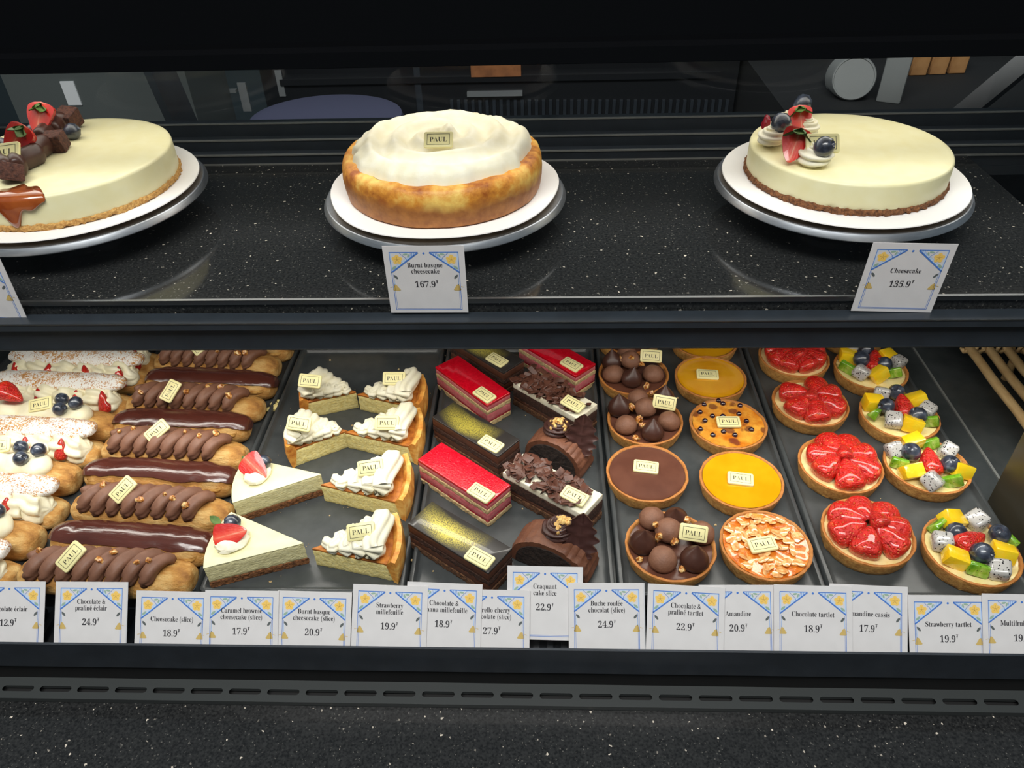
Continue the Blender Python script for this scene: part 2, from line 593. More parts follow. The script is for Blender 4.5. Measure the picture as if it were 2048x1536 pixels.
def rope(g, path, rad, k=7, amp=0.2, tw=0.0, n=28, m=0, sq=1.0, closed_ends=True):
    rows = []
    L = 0
    up = V((0, 0, 1))
    for i, p in enumerate(path):
        p = V(p)
        t = (V(path[min(i + 1, len(path) - 1)]) - V(path[max(i - 1, 0)])).normalized()
        s = t.cross(up)
        s = s.normalized() if s.length > 0.05 else V((1, 0, 0))
        u = s.cross(t)
        if i:
            L += (p - V(path[i - 1])).length
        r = rad[i] if isinstance(rad, (list, tuple)) else rad
        row = []
        for j in range(n):
            a = 2 * pi * j / n
            rr = r * (1 + amp * (abs(cos(k * a / 2 + tw * L)) - 0.6))
            row.append(p + s * (rr * cos(a)) + u * (rr * sin(a) * sq))
        rows.append(row)
    if closed_ends:
        c0, c1 = V(path[0]), V(path[-1])
        rows = [[c0] * n] + rows + [[c1] * n]
    return g.grid(rows, True, m, flip=True)


def capsule(g, L, Wd, H, e=0.45, nu=44, nv=30, amp=0.0008, sc=120, seed=0.0, flat=0.14, th0=0.0, th1=2 * pi, off=0.0, lip=False, z0=0.0, cy=0.0, m=0, wav=0.0, xs=1.0):
    rows = []
    full = th1 - th0 > 6.2
    for i in range(nu + 1):
        a = pi * i / nu
        cx = -cos(a)
        x = (L / 2 + off) * xs * math.copysign(abs(cx) ** e, cx)
        rho = max(abs(sin(a)), 1e-4) ** e
        row = []
        ts = [th0 + (th1 - th0) * j / (nv if full else nv - 1) for j in range(nv)]
        if wav:
            t1 = th1 + wav * nz((x, 0, 0), 45, seed + 5) + wav * 0.4 * nz((x, 0, 0), 160, seed)
            t0 = th0 + wav * nz((x, 1, 0), 45, seed + 7)
            ts = [t0 + (t1 - t0) * j / (nv - 1) for j in range(nv)]

        def pt(th, o):
            y = (Wd / 2 + o) * rho * cos(th)
            z = H / 2 + (H / 2 + o) * rho * sin(th)
            z = max(z, flat * H)
            d = amp * nz((x, y, z), sc, seed) if amp else 0
            return (x, y * (1 + d / (Wd / 2)) + cy, z - flat * H + z0 + d * 0.7)
        row = [pt(t, off) for t in ts]
        if lip:
            row = [pt(ts[0], 0.0)] + row + [pt(ts[-1], 0.0)]
        rows.append(row)
    return g.grid(rows, full, m, flip=True)


def rbox(sx, sy, sz, bev, seg=3, jit=0.0, seed=0):
    bm = bmesh.new()
    bmesh.ops.create_cube(bm, size=1.0)
    rnd = random.Random(seed)
    for v in bm.verts:
        v.co = V((v.co.x * sx, v.co.y * sy, v.co.z * sz)) + V([rnd.uniform(-jit, jit) for _ in range(3)])
    bmesh.ops.bevel(bm, geom=bm.edges[:], offset=bev, segments=seg, profile=0.5, affect='EDGES')
    g = G()
    bm.verts.index_update()
    g.v = [tuple(v.co) for v in bm.verts]
    g.f = [[v.index for v in f.verts] for f in bm.faces]
    g.m = [0] * len(g.f)
    bm.free()
    return g


def plate_box(w, h, t, rc, bev):
    """flat plate with rounded corners and softened edges, centred, lying in xy"""
    out = []
    for cx, cy, a0 in ((w / 2 - rc, h / 2 - rc, 0), (-w / 2 + rc, h / 2 - rc, 90), (-w / 2 + rc, -h / 2 + rc, 180), (w / 2 - rc, -h / 2 + rc, 270)):
        for k in range(5):
            a = R(a0 + 22.5 * k)
            out.append((cos(a), sin(a), cx, cy))
    rows = []
    for z, i in ((-t / 2, bev), (-t / 2 + bev, 0), (t / 2 - bev, 0), (t / 2 - bev * 0.3, bev * 0.35), (t / 2, bev)):
        rows.append([(cx + c * (rc - i), cy + s_ * (rc - i), z) for c, s_, cx, cy in out])
    return G().grid(rows, True, cap0=True, cap1=True)


def blob(r=1.0, amp=0.25, sc=1.5, seed=0, nu=10, nv=14, sx=1, sy=1, sz=1):
    rows = []
    for i in range(nu + 1):
        a = pi * i / nu
        row = []
        for j in range(nv):
            b = 2 * pi * j / nv
            p = V((sin(a) * cos(b), sin(a) * sin(b), -cos(a)))
            k = r * (1 + amp * nz(p, sc, seed * 3.7))
            row.append((p.x * k * sx, p.y * k * sy, p.z * k * sz))
        rows.append(row)
    return G().grid(rows, True)


# ------------------------------------------------------------------ lettering
def serif(s):
    r = ''
    for ch in s:
        if 'A' <= ch <= 'Z':
            r += chr(0x1D400 + ord(ch) - 65)
        elif 'a' <= ch <= 'z':
            r += chr(0x1D41A + ord(ch) - 97)
        elif '0' <= ch <= '9':
            r += chr(0x1D7CE + ord(ch) - 48)
        else:
            r += ch
    return r


def _text_mesh(body, off):
    cu = bpy.data.curves.new('text', 'FONT')
    cu.body = body
    cu.size = 1.0
    cu.offset = off
    cu.resolution_u = 3
    o = bpy.data.objects.new('text', cu)
    C.objects.link(o)
    me = bpy.data.meshes.new_from_object(o.evaluated_get(bpy.context.evaluated_depsgraph_get()))
    bpy.data.objects.remove(o)
    bpy.data.curves.remove(cu)
    vs = [tuple(v.co) for v in me.vertices]
    fs = [list(p.vertices) for p in me.polygons]
    bpy.data.meshes.remove(me)
    return vs, fs


_tc = {}


def text(g, s, x, y, size, xs=0.74, z=0.0, m=0, align='C', off=-0.006, fit=None):
    """adds the word to g, centred on x with its baseline on y; é is e with an acute stroke"""
    key = (s, off)
    if key not in _tc:
        vs, fs = _text_mesh(serif(s.replace('é', 'e')), off)
        for i, ch in enumerate(s):
            if ch == 'é':
                pre, _ = _text_mesh(serif((s[:i] + 'e').replace('é', 'e')), off)
                xr = max(v[0] for v in pre)
                b = len(vs)
                vs += [(xr - 0.27, 0.55, 0), (xr - 0.22, 0.53, 0), (xr - 0.07, 0.68, 0), (xr - 0.14, 0.73, 0)]
                fs.append([b, b + 1, b + 2, b + 3])
        x0, x1 = min(v[0] for v in vs), max(v[0] for v in vs)
        _tc[key] = ([(v[0] - (x0 + x1) / 2, v[1]) for v in vs], fs, x1 - x0)
    vs, fs, w = _tc[key]
    if fit:
        xs = fit / (w * size)
    b = len(g.v)
    g.v += [(x + v[0] * size * xs, y + v[1] * size, z) for v in vs]
    for f in fs:
        g.face([b + i for i in f], m)
    return w * size * xs


def frame2d(g, x0, x1, y0, y1, t, z, m=0):
    for a in ((x0, x1, y0, y0 + t), (x0, x1, y1 - t, y1), (x0, x0 + t, y0 + t, y1 - t), (x1 - t, x1, y0 + t, y1 - t)):
        g.poly([(a[0], a[2], z), (a[1], a[2], z), (a[1], a[3], z), (a[0], a[3], z)], m)


PLW, PLH, PLT = 0.0275, 0.0165, 0.0030
ME = {}
ME['plaque'] = plate_box(PLW, PLH, PLT, 0.0022, 0.0008).mesh('plaque', 'white_choc')
g = G()
frame2d(g, -0.0108, 0.0108, -0.0056, 0.0056, 0.00042, PLT / 2 + 0.00008)
text(g, 'PAUL', 0, -0.0024, 0.0068, z=PLT / 2 + 0.00008, off=-0.008, fit=0.0165)
ME['plaque_print'] = g.mesh('lettering', 'print_dark')


def plaque(parent, p, ang=0, tilt=0, rz=None, scale=1.0):
    """white chocolate name plate: ang turns it in its own plane, tilt leans it towards the front"""
    t = R(tilt)
    n = V((0, -sin(t), cos(t)))
    e2 = V((0, cos(t), sin(t)))
    e1 = V((1, 0, 0))
    a = R(ang)
    x, y = e1 * cos(a) + e2 * sin(a), -e1 * sin(a) + e2 * cos(a)
    mw = M(((x.x, y.x, n.x, p[0]), (x.y, y.y, n.y, p[1]), (x.z, y.z, n.z, p[2]), (0, 0, 0, 1)))
    inv = M.Translation(parent.location).inverted() if not parent.rotation_euler[2] else (M.Translation(parent.location) @ M.Rotation(parent.rotation_euler[2], 4, 'Z')).inverted()
    mw = inv @ mw @ M.Scale(scale, 4)
    o = inst('name_plaque', ME['plaque'], parent, mw=mw)
    o['label'] = 'cream coloured plaque printed with a boxed name'
    inst('lettering', ME['plaque_print'], o)
    return o


# ------------------------------------------------------------------ fruit meshes
def berry_rows(Ln, Rd, n=26, k=20, seed=0, half=False, amp=0.09):
    tt = [0, .03, .08, .15, .25, .37, .5, .62, .74, .84, .92, .97, 1]
    rv = [0, .15, .27, .40, .56, .71, .84, .94, 1, .97, .82, .52, .0]
    rows = []
    for i in range(k + 1):
        t = i / k
        t = t * t * (3 - 2 * t)
        j = 0
        while j < len(tt) - 2 and tt[j + 1] < t:
            j += 1
        f = (t - tt[j]) / (tt[j + 1] - tt[j])
        r = (rv[j] + (rv[j + 1] - rv[j]) * f) * Rd
        row = []
        m_ = n
        for q in range(m_):
            a = (pi * q / (m_ - 1)) if half else 2 * pi * q / m_
            p = V((cos(a) * r, sin(a) * r, t * Ln))
            kk = 1 + amp * nz(p, 1.2 / Rd, seed * 5.1)
            row.append((p.x * kk, p.y * kk, p.z))
        rows.append(row)
    return rows


for i in range(4):   # whole-skinned halves laid on tarts: tip at the origin, axis along +z
    ME['berry%d' % i] = G().grid(berry_rows(0.0345, 0.0134, seed=i + 1), True).mesh('strawberry', 'strawberry_skin')
for i in range(2):   # halves with the cut face at y = 0
    g = G()
    rows = berry_rows(0.036, 0.0145, seed=i + 11, half=True)
    g.grid(rows, False, 0)
    face = [r[0] for r in rows] + [r[-1] for r in rows[::-1]]
    mid = [[r[0], tuple((V(r[0]) + V(r[-1])) / 2 + V((0, -0.0006, 0))), r[-1]] for r in rows]
    g.grid(mid, False, 1, flip=True)
    ME['cut%d' % i] = g.mesh('strawberry_half', ['strawberry_skin', 'strawberry_flesh'])
g = G()
rows = []
for r, z in ((0, -0.0062), (0.0030, -0.0058), (0.0052, -0.0036), (0.0064, 0), (0.0056, 0.0034), (0.0036, 0.0053), (0.0024, 0.0060), (0.0019, 0.0056), (0.0012, 0.0046), (0, 0.0044)):
    rows.append([(r * cos(2 * pi * j / 20) * (1 + (0.10 * cos(5 * 2 * pi * j / 20) if 0.0022 < r < 0.0026 else 0)), r * sin(2 * pi * j / 20) * (1 + (0.10 * cos(5 * 2 * pi * j / 20) if 0.0022 < r < 0.0026 else 0)), z + (0.0003 * cos(10 * pi * j / 10) if 0.0022 < r < 0.0026 else 0)) for j in range(20)])
ME['blueberry'] = g.grid(rows, True).mesh('blueberry', 'blueberry')
for i in range(3):
    ME['mango%d' % i] = rbox(0.0155, 0.012, 0.0115, 0.0012, 2, 0.0009, i + 1).mesh('mango_cube', 'mango')
    ME['dragon%d' % i] = rbox(0.0145, 0.0135, 0.0125, 0.003, 3, 0.0009, i + 5).mesh('dragon_fruit_cube', 'dragonfruit')
    g = rbox(0.015, 0.0105, 0.0095, 0.0012, 2, 0.0006, i + 9)
    g.v = [(x, y * (1 - 0.6 * (z / 0.0095 + 0.5)), z) for x, y, z in g.v]
    ME['kiwi%d' % i] = g.mesh('kiwi_wedge', 'kiwi')
for i in range(4):
    ME['nut%d' % i] = blob(0.0042, 0.5, 1.7, i + 1, 9, 12, 1.1, 0.8, 0.75).mesh('hazelnut_piece', 'hazelnut')
g = G()
lathe(g, [(0, 0), (.0088, 0), (.0108, .0025), (.0112, .0055), (.0096, .0100), (.0062, .0142), (.0028, .0178), (.0009, .0205), (0, .0216)], 32, jr=0.0006, sc=90)
ME['kiss'] = g.mesh('ganache_kiss', 'ganache')
g = G()
lathe(g, [(0, 0), (.0090, 0), (.0112, .0025), (.0118, .0060), (.0106, .0105), (.0074, .0140), (.0036, .0157), (.0012, .0168), (0, .0166)], 32, jr=0.0008, sc=110)
ME['dome'] = g.mesh('mousse_dome', 'mousse_choc')


def leafmesh(L=0.012, w=0.004):
    rows = []
    for i in range(7):
        t = i / 6
        h = w * sin(pi * min(1, t * 0.95 + 0.05)) ** 0.8
        rows.append([(-h, t * L, 0.002 * t * t), (0, t * L, -0.0007 + 0.002 * t * t), (h, t * L, 0.002 * t * t)])
    rows2 = [[(x, y, z - 0.0004) for x, y, z in r] for r in rows]
    return G().grid(rows, False).grid(rows2, False, flip=True)


ME['sepal'] = leafmesh().mesh('sepal', 'leaf_green')


def whirl(R0=0.016, H=0.022, turns=2.2, k=7, seed=0, n=24):
    """piped rosette: a star rope wound upwards into a point"""
    path, rad = [], []
    N = 60
    for i in range(N + 1):
        t = i / N
        a = turns * 2 * pi * t
        r = R0 * 0.52 * (1 - t) ** 0.75
        path.append((r * cos(a), r * sin(a), 0.006 + (H - 0.007) * t))
        rad.append(max(0.0006, 0.5 * R0 * (1 - 0.86 * t)))
    return rope(G(), path, rad, k, 0.46, 90, n)


ME['rosette'] = whirl(n=36).mesh('cream_rosette', 'whipped', 100)
ME['rosette_choc'] = whirl(0.0135, 0.017, 2.6, 9, n=40).mesh('chocolate_rosette', 'rosette_choc', 100)

# ------------------------------------------------------------------ the display case
case = thing('pastry_display_case', 'black pastry display case with granite shelf, glass front and slotted air vent', 'display case', (0, 0.6, -0.05))


def cpart(name, g, mats, **kw):
    g.v = [(x, y - 0.6, z + 0.05) for x, y, z in g.v]
    return ob(name, g, mats, case, **kw)


XL, XR = -1.25, 0.98
SE = 0.508                       # right-hand end of the granite shelf
cpart('granite_shelf', G().box(XL, SE, 0.585, 0.900, 0.222, 0.25), 'granite')
g = G()
prof = [(0.583, 0.2485), (0.583, 0.2515), (0.586, 0.2515), (0.586, 0.2485)]
g.box(XL, XR, 0.5825, 0.5855, 0.2465, 0.2512)
cpart('shelf_edge_trim', g, 'steel_trim')
g = G()
for y0, y1, z0, z1 in ((0.566, 0.5824, 0.2295, 0.2375), (0.5715, 0.60, 0.2040, 0.2294)):
    g.box(XL, XR, y0, y1, z0, z1)
cpart('shelf_fascia', g, 'black_metal')
g = G().box(XL, XR, 0.5655, 0.5662, 0.2360, 0.2372).box(XL, XR, 0.5708, 0.5714, 0.2040, 0.2050)
cpart('fascia_line', g, 'steel_trim')
cpart('led_strip', G().box(-0.72, 0.53, 0.604, 0.646, 0.2165, 0.2219), 'lamp_lens')
g = G()
for y, z0, z1 in ((0.902, 0.235, 0.262), (0.925, 0.235, 0.272), (0.948, 0.235, 0.285)):
    g.box(XL, XR, y, y + 0.014, z0, z1)
g.box(XL, XR, 0.90, 0.965, 0.225, 0.236)
cpart('door_track', g, 'black_metal')
g = G()
for y, z in ((0.9015, 0.262), (0.9245, 0.272), (0.9475, 0.285), (0.9, 0.2505)):
    g.box(XL, XR, y - 0.0008, y + 0.0022, z - 0.001, z + 0.0006)
cpart('track_highlight', g, 'seam_grey')  # pale strips paint in the highlights along the dark rails
# deck, grille, front rail, vent strip, ledge
cpart('deck', G().box(XL, 0.509, 0.452, 1.05, -0.030, -0.012), 'deck_black')
cpart('deck_seam', G().box(0.5090, 0.5118, 0.452, 1.05, -0.030, -0.0100), 'seam_grey')
cpart('side_deck', G().box(0.5117, XR, 0.452, 1.05, -0.030, -0.012), 'deck_black')
g = G().box(XL, XR, 0.39, 0.452, -0.048, -0.040)
for i in range(170):
    x = XL + i * 0.0132
    g.box(x, x + 0.006, 0.394, 0.452, -0.038, -0.033)
cpart('air_grille', g, 'black_metal')
g = G()
g.box(XL, XR, 0.3835, 0.3858, -0.0265, 0.0100)
cpart('front_rail', g, 'black_metal')
cpart('rail_recess', G().box(XL, XR, 0.3862, 0.3900, -0.060, -0.0267), 'recess')
# vent strip: a metal strip with a row of rounded slots
g = G()
x0, pitch, sl = -0.98, 0.0365, 0.0305
y0, y1, zt = 0.3645, 0.3860, -0.0495
ya, yb = 0.3715, 0.3772
g.poly([(XL, y0, zt), (XR, y0, zt), (XR, ya, zt), (XL, ya, zt)])
g.poly([(XL, yb, zt), (XR, yb, zt), (XR, y1, zt), (XL, y1, zt)])
k = 0
x = XL
slots = []
while x + pitch < XR:
    a, b = x + (pitch - sl), x + pitch
    r_ = (yb - ya) / 2
    g.poly([(x, ya, zt), (a, ya, zt), (a, yb, zt), (x, yb, zt)])
    for s_, xc in ((1, a), (-1, b)):
        arc = [(xc + s_ * r_ * (1 - cos(R(q))), (ya + yb) / 2 + r_ * sin(R(q)), zt) for q in (-90, -60, -30, 0, 30, 60, 90)]
        c1_, c2_ = (xc, ya, zt), (xc, yb, zt)
        P_ = [arc[i] for i in range(7)]
        g.poly(([c1_] + P_[:4] if s_ == 1 else [c1_] + P_[:4])[::(1 if s_ == -1 else -1)])
        g.poly(([c2_] + P_[3:])[::(1 if s_ == -1 else -1)])
    slots.append((a, b))
    x += pitch
g.poly([(x, ya, zt), (XR, ya, zt), (XR, yb, zt), (x, yb, zt)])
g.poly([(XL, y0, zt - 0.006), (XR, y0, zt - 0.006), (XR, y0, zt), (XL, y0, zt)])
for yy, d in ((ya, 1), (yb, -1)):
    q = [(XL, yy, zt - 0.004), (XR, yy, zt - 0.004), (XR, yy, zt), (XL, yy, zt)]
    g.poly(q if d < 0 else q[::-1])
cpart('vent_strip', g, 'vent_grey', sharp=20)
cpart('vent_channel', G().box(XL, XR, 0.3646, 0.3862, -0.0590, -0.0560), 'recess')
cpart('granite_ledge', G().box(XL, XR, 0.05, 0.3643, -0.090, -0.0555), 'granite')
# canopy with its lamp
g = G()
g.box(XL, XR, 0.660, 0.905, 0.4300, 0.530)
g.box(XL, XR, 0.6430, 0.664, 0.4350, 0.4470)
cpart('canopy', g, 'black_gloss')
cpart('canopy_led_strip', G().box(-0.70, 0.6, 0.694, 0.836, 0.4264, 0.4299), 'lamp_lens')
# glass panes
g = G()
p = [(0.3895, 0.002), (0.6600, 0.4400)]
d = V((p[1][0] - p[0][0], p[1][1] - p[0][1])).normalized()
nx, nzv = -d.y * 0.004, d.x * 0.004
b = [(p[0][0], p[0][1]), (p[1][0], p[1][1]), (p[1][0] + nx, p[1][1] + nzv), (p[0][0] + nx, p[0][1] + nzv)]
g.grid([[(xx, q[0], q[1]) for q in b] for xx in (XL, XR)], True, cap0=True, cap1=True)
cpart('front_glass', g, 'clear_glass')
g = G().box(XL, 0.02, 0.928, 0.932, 0.2722, 0.4298)
cpart('sliding_door_glass', g, 'clear_glass')
g = G().box(0.0, XR, 0.951, 0.955, 0.2852, 0.4298)
cpart('sliding_door_glass', g, 'clear_glass')
cpart('end_glass', G().box(0.5090, 0.5140, 0.60, 0.90, 0.2220, 0.4298), 'clear_glass')
cpart('back_panel', G().box(XL, XR, 1.05, 1.07, -0.30, 0.2220), 'black_metal')

# end divider
pd = at(1971, 1007, -0.012)
t = thing('divider_panel', 'dark glossy upright divider panel beside the front multifruit tartlet', 'panel', (pd.x + 0.004, 0.52, -0.012))
ob('panel', G().box(-0.003, 0.003, 0.455 - 0.52, pd.y - 0.52, 0, 0.16), 'acrylic_dark', t)

# ------------------------------------------------------------------ trays
TR = [(-0.745, -0.545, 0.446, 0.93, 'black tray under the cream and strawberry eclairs'),
      (-0.5385, -0.3385, 0.446, 0.93, 'black tray under the chocolate and praline eclairs'),
      (-0.3345, -0.1345, 0.446, 0.853, 'black tray under the cheesecake slices'),
      (-0.3345, -0.1345, 0.858, 1.03, 'black tray behind the cheesecake slices, holding two layered pastry bars'),
      (-0.1305, 0.0695, 0.446, 0.853, 'black tray under the red, chocolate and log cake slices'),
      (-0.1305, 0.0695, 0.858, 1.03, 'black tray behind the red and chocolate cake slices'),
      (0.0735, 0.2695, 0.446, 0.93, 'black tray under the lemon and chocolate tartlets'),
      (0.2735, 0.4700, 0.446, 0.93, 'black tray under the strawberry and fruit tartlets')]
for x0, x1, y0, y1, lab in TR:
    w, h = x1 - x0, y1 - y0
    g = G()

    def ring(ins, z, rc=0.006):
        out = []
        for cx, cy, a0 in ((w / 2 - rc, h / 2 - rc, 0), (-w / 2 + rc, h / 2 - rc, 90), (-w / 2 + rc, -h / 2 + rc, 180), (w / 2 - rc, -h / 2 + rc, 270)):
            for k in range(4):
                a = R(a0 + 30 * k)
                out.append((cx - math.copysign(ins, cx) + rc * cos(a), cy - math.copysign(ins, cy) + rc * sin(a), z))
        return out
    g.grid([ring(0.0, -0.010), ring(0.0, 0.0048), ring(0.0010, 0.0058), ring(0.0040, 0.0056), ring(0.0062, 0.0016), ring(0.0075, 0.0002), ring(0.011, 0.0)], True, cap0=True, cap1=True)
    t = tag(ob('serving_tray', g, 'tray_black', loc=((x0 + x1) / 2, (y0 + y1) / 2, 0), sharp=50), lab, 'tray', 'black trays on the lower deck')
    t.location.z = 0

# ------------------------------------------------------------------ eclairs
def ends(a, b, z=0.02):
    p, q = at(a[0], a[1], z), at(b[0], b[1], z)
    c = (p + q) / 2
    return V((c.x, c.y, 0)), (q - p).length, math.atan2(q.y - p.y, q.x - p.x)


def loc_of(t, p):
    """world point into the frame of thing t"""
    return M.Rotation(-t.rotation_euler[2], 3, 'Z') @ (V(p) - t.location)


def praline_eclair(a, b, pl, ang, label, seed):
    c, L, rz = ends(a, b)
    t = thing('praline_eclair', label, 'éclair', c, rz, 'praline éclairs')
    ob('choux_bun', capsule(G(), L, 0.043, 0.034, seed=seed, amp=0.0016), 'choux', t)
    path, n = [], 9
    for i in range(5, int(n * 18 * 0.955)):
        f = i / 18
        ph = 2 * pi * f - pi / 2
        u = f / n
        sz = 0.62 + 0.38 * min(1, u * 5, (1 - u) * 7)
        path.append((-L * 0.45 + L * 0.85 * u + 0.004 * sin(ph), 0.0135 * sz * sin(ph), 0.027 + 0.0105 * cos(ph) * sz))
    rad = [0.0072 * (0.55 + 0.45 * taper(i, len(path) - 1, 8)) * (1 + 0.1 * nz((i * 0.05, seed, 0))) for i in range(len(path))]
    ob('piped_cream', rope(G(), path, rad, 4, 0.16, 40, 24), 'praline_cream', t, sharp=100)
    rnd = random.Random(seed)
    pq = loc_of(t, at(pl[0], pl[1], 0.046))
    for k in range(7):
        x = -L * 0.36 + L * 0.72 * (k + rnd.uniform(0.1, 0.9)) / 7
        y = rnd.uniform(-0.013, 0.006)
        if abs(x - pq.x) < 0.014:
            continue
        inst('hazelnut_piece', ME['nut%d' % (k % 4)], t, (x, y, 0.0445 - 26 * y * y), (rnd.uniform(0, 6), rnd.uniform(0, 6), rnd.uniform(0, 6)), rnd.uniform(0.55, 1.05))
    p = at(pl[0], pl[1], 0.046)
    plaque(t, p, ang, 34)


def glazed_eclair(a, b, label, seed):
    c, L, rz = ends(a, b)
    t = thing('chocolate_eclair', label, 'éclair', c, rz, 'glazed chocolate éclairs')
    ob('choux_bun', capsule(G(), L * 0.985, 0.042, 0.037, seed=seed, amp=0.0013), 'choux', t)
    ob('crumb_split', capsule(G(), L * 0.90, 0.0445, 0.022, nv=40, e=0.3, seed=seed + 3, amp=0.0010, z0=0.008, th0=R(160), th1=R(214), flat=0, lip=True, off=-0.0002), 'choux_crumb', t)
    ob('chocolate_glaze', capsule(G(), L * 0.99, 0.042, 0.037, nu=60, seed=seed + 1, amp=0.0014, sc=70, th0=R(14), th1=R(133), off=0.0022, lip=True, wav=0.16), 'glaze_dark', t)


P = ' éclair, counted from the front of the chocolate column'
praline_eclair((40, 1136), (385, 1150), (142, 1113), 55, 'praline éclair with rippled brown cream, front of its column behind the éclair price tags', 1)
praline_eclair((147, 1003), (460, 1024), (246, 979), 52, 'praline éclair with rippled brown cream, second praline from the front', 2)
praline_eclair((208, 888), (490, 906), (314, 862), 45, 'praline éclair with rippled brown cream and nuts, third praline from the front', 3)
praline_eclair((256, 798), (525, 811), (341, 782), 66, 'praline éclair with rippled brown cream, fourth praline from the front', 4)
praline_eclair((311, 715), (557, 727), (403, 691), 45, 'praline éclair with rippled brown cream at the back, cut off by the shelf above', 5)
glazed_eclair((105, 1068), (424, 1093), 'glossy chocolate glazed éclair behind the front praline éclair', 11)
glazed_eclair((172, 940), (471, 958), 'glossy chocolate glazed éclair, second glazed one from the front', 12)
glazed_eclair((231, 840), (498, 851), 'glossy chocolate glazed éclair, third glazed one from the front', 13)
glazed_eclair((295, 755), (550, 767), 'glossy chocolate glazed éclair, fourth glazed one from the front', 14)
glazed_eclair((338, 684), (584, 693), 'chocolate glazed éclair peeping out behind the rearmost praline éclair', 15)


def cream_eclair(a, b, label, seed, xs):
    c, L, rz = ends(a, b)
    t = thing('cream_eclair', label, 'éclair', c, rz, 'split cream éclairs with strawberries')
    ob('choux_base', capsule(G(), L, 0.046, 0.028, seed=seed, amp=0.0014, flat=0.2), 'choux', t)
    path = [(-L * 0.455 + L * 0.91 * i / 60, -0.004 + 0.0012 * sin(i * 0.9 + seed), 0.0225 + 0.0015 * sin(i * 0.52)) for i in range(61)]
    rad = [0.0160 * taper(i, 60, 6) * (1 + 0.10 * sin(i * 0.82 + seed)) for i in range(61)]
    ob('whipped_cream', rope(G(), path, rad, 8, 0.30, 110, 48, sq=0.98), 'cream', t, sharp=100)
    ob('sugared_lid', capsule(G(), L * 0.94, 0.031, 0.017, seed=seed + 2, amp=0.0014, z0=0.0325, cy=0.0125, flat=0.22), 'sugared_crust', t)
    rnd = random.Random(seed)
    for k, fx in enumerate(xs):
        s_ = rnd.uniform(0.88, 1.05)
        inst('strawberry_piece', ME['berry%d' % (k % 4)], t, (L * fx, -0.0085, 0.0415), (R(150), R(rnd.uniform(-14, 14)), 0), (0.62 * s_, 0.50, 0.86 * s_))


xs4 = (-0.36, -0.12, 0.12, 0.345)
cream_eclair((55, 706), (314, 716), 'sugared cream éclair with strawberries, rearmost of its column and cut by the shelf', 21, (-0.28, -0.04, 0.20, 0.39))
cream_eclair((14, 741), (294, 752), 'sugared cream éclair with strawberries, second from the back', 22, (-0.37, -0.12, 0.12, 0.36))
cream_eclair((-24, 789), (258, 801), 'sugared cream éclair with strawberries, right behind the éclair topped with a plaque and blueberries', 23, (-0.30, -0.07, 0.20, 0.375))
cream_eclair((-90, 882), (198, 896), 'sugared cream éclair with strawberries between the two blueberry cream éclairs', 24, (-0.3, -0.12, 0.075, 0.32))
cream_eclair((-175, 1000), (122, 1014), 'sugared cream éclair with one strawberry piece, behind the frontmost open cream éclair', 25, (-0.3, -0.1, 0.03, 0.23))
cream_eclair((-285, 1130), (24, 1146), 'end of a sugared cream éclair at the left edge above the first price tag', 26, (-0.3, 0.0, 0.3))


def topped_eclair(a, b, label, seed, pl=None, berries=(), straw=None):
    c, L, rz = ends(a, b)
    t = thing('blueberry_eclair', label, 'éclair', c, rz, 'éclairs topped with piped cream')
    ob('choux_bun', capsule(G(), L, 0.047, 0.036, seed=seed, amp=0.0018, sc=150), 'choux', t)
    path = [(-L * 0.42 + L * 0.78 * i / 50, -0.001, 0.0325) for i in range(51)]
    rad = [0.0168 * taper(i, 50, 9) * (1 + 0.13 * sin(i * 0.55 + seed)) for i in range(51)]
    ob('whipped_cream', rope(G(), path, rad, 3, 0.12, 45, 32, sq=0.78), 'cream', t, sharp=100)
    for k, q in enumerate(berries):
        p = loc_of(t, at(q[0], q[1], 0.0485))
        inst('blueberry', ME['blueberry'], t, p, (R(35 + 25 * k), R(15 * k), k * 1.3), 1.25)
    if straw:
        p = loc_of(t, at(straw[0], straw[1], 0.046))
        inst('strawberry_half', ME['cut0'], t, p + V((0.015, 0.004, 0.002)), (R(60), R(0), R(-98)), (0.95, 0.7, 0.95))
    if pl:
        plaque(t, at(pl[0], pl[1], 0.0475), pl[2], 30)


topped_eclair((-60, 832), (233, 848), 'open cream éclair with three blueberries, a plaque and half a strawberry', 31, (81, 809, 13), [(124, 799), (119, 818), (151, 806)], (20, 808))
topped_eclair((-135, 937), (152, 953), 'open cream éclair with three blueberries beside its round bun end', 32, (-4, 893, 12), [(42, 895), (41, 917), (77, 900)], (-60, 900))
topped_eclair((-215, 1060), (76, 1076), 'frontmost open cream éclair, bun end only, at the left edge', 33, None, [(-6, 1022)], None)


# ------------------------------------------------------------------ cheesecake slices
def wedge_geo(tip, cor, sgn, ang):
    """outline of a wedge: tip at the origin, +x along the middle to the arc"""
    p, q = at(tip[0], tip[1], 0), at(cor[0], cor[1], 0)
    L = (q - p).length
    a0 = math.atan2(q.y - p.y, q.x - p.x)
    mid = a0 + sgn * ang / 2
    return p, L, mid


def wedge_out(L, ang, n=9, inset=0.0):
    h = ang / 2
    pts = [(inset / sin(h), 0.0)] if inset else [(0, 0)]
    for i in range(n + 1):
        a = -h + ang * i / n
        pts.append(((L - inset) * cos(a), (L - inset) * sin(a)))
    return pts


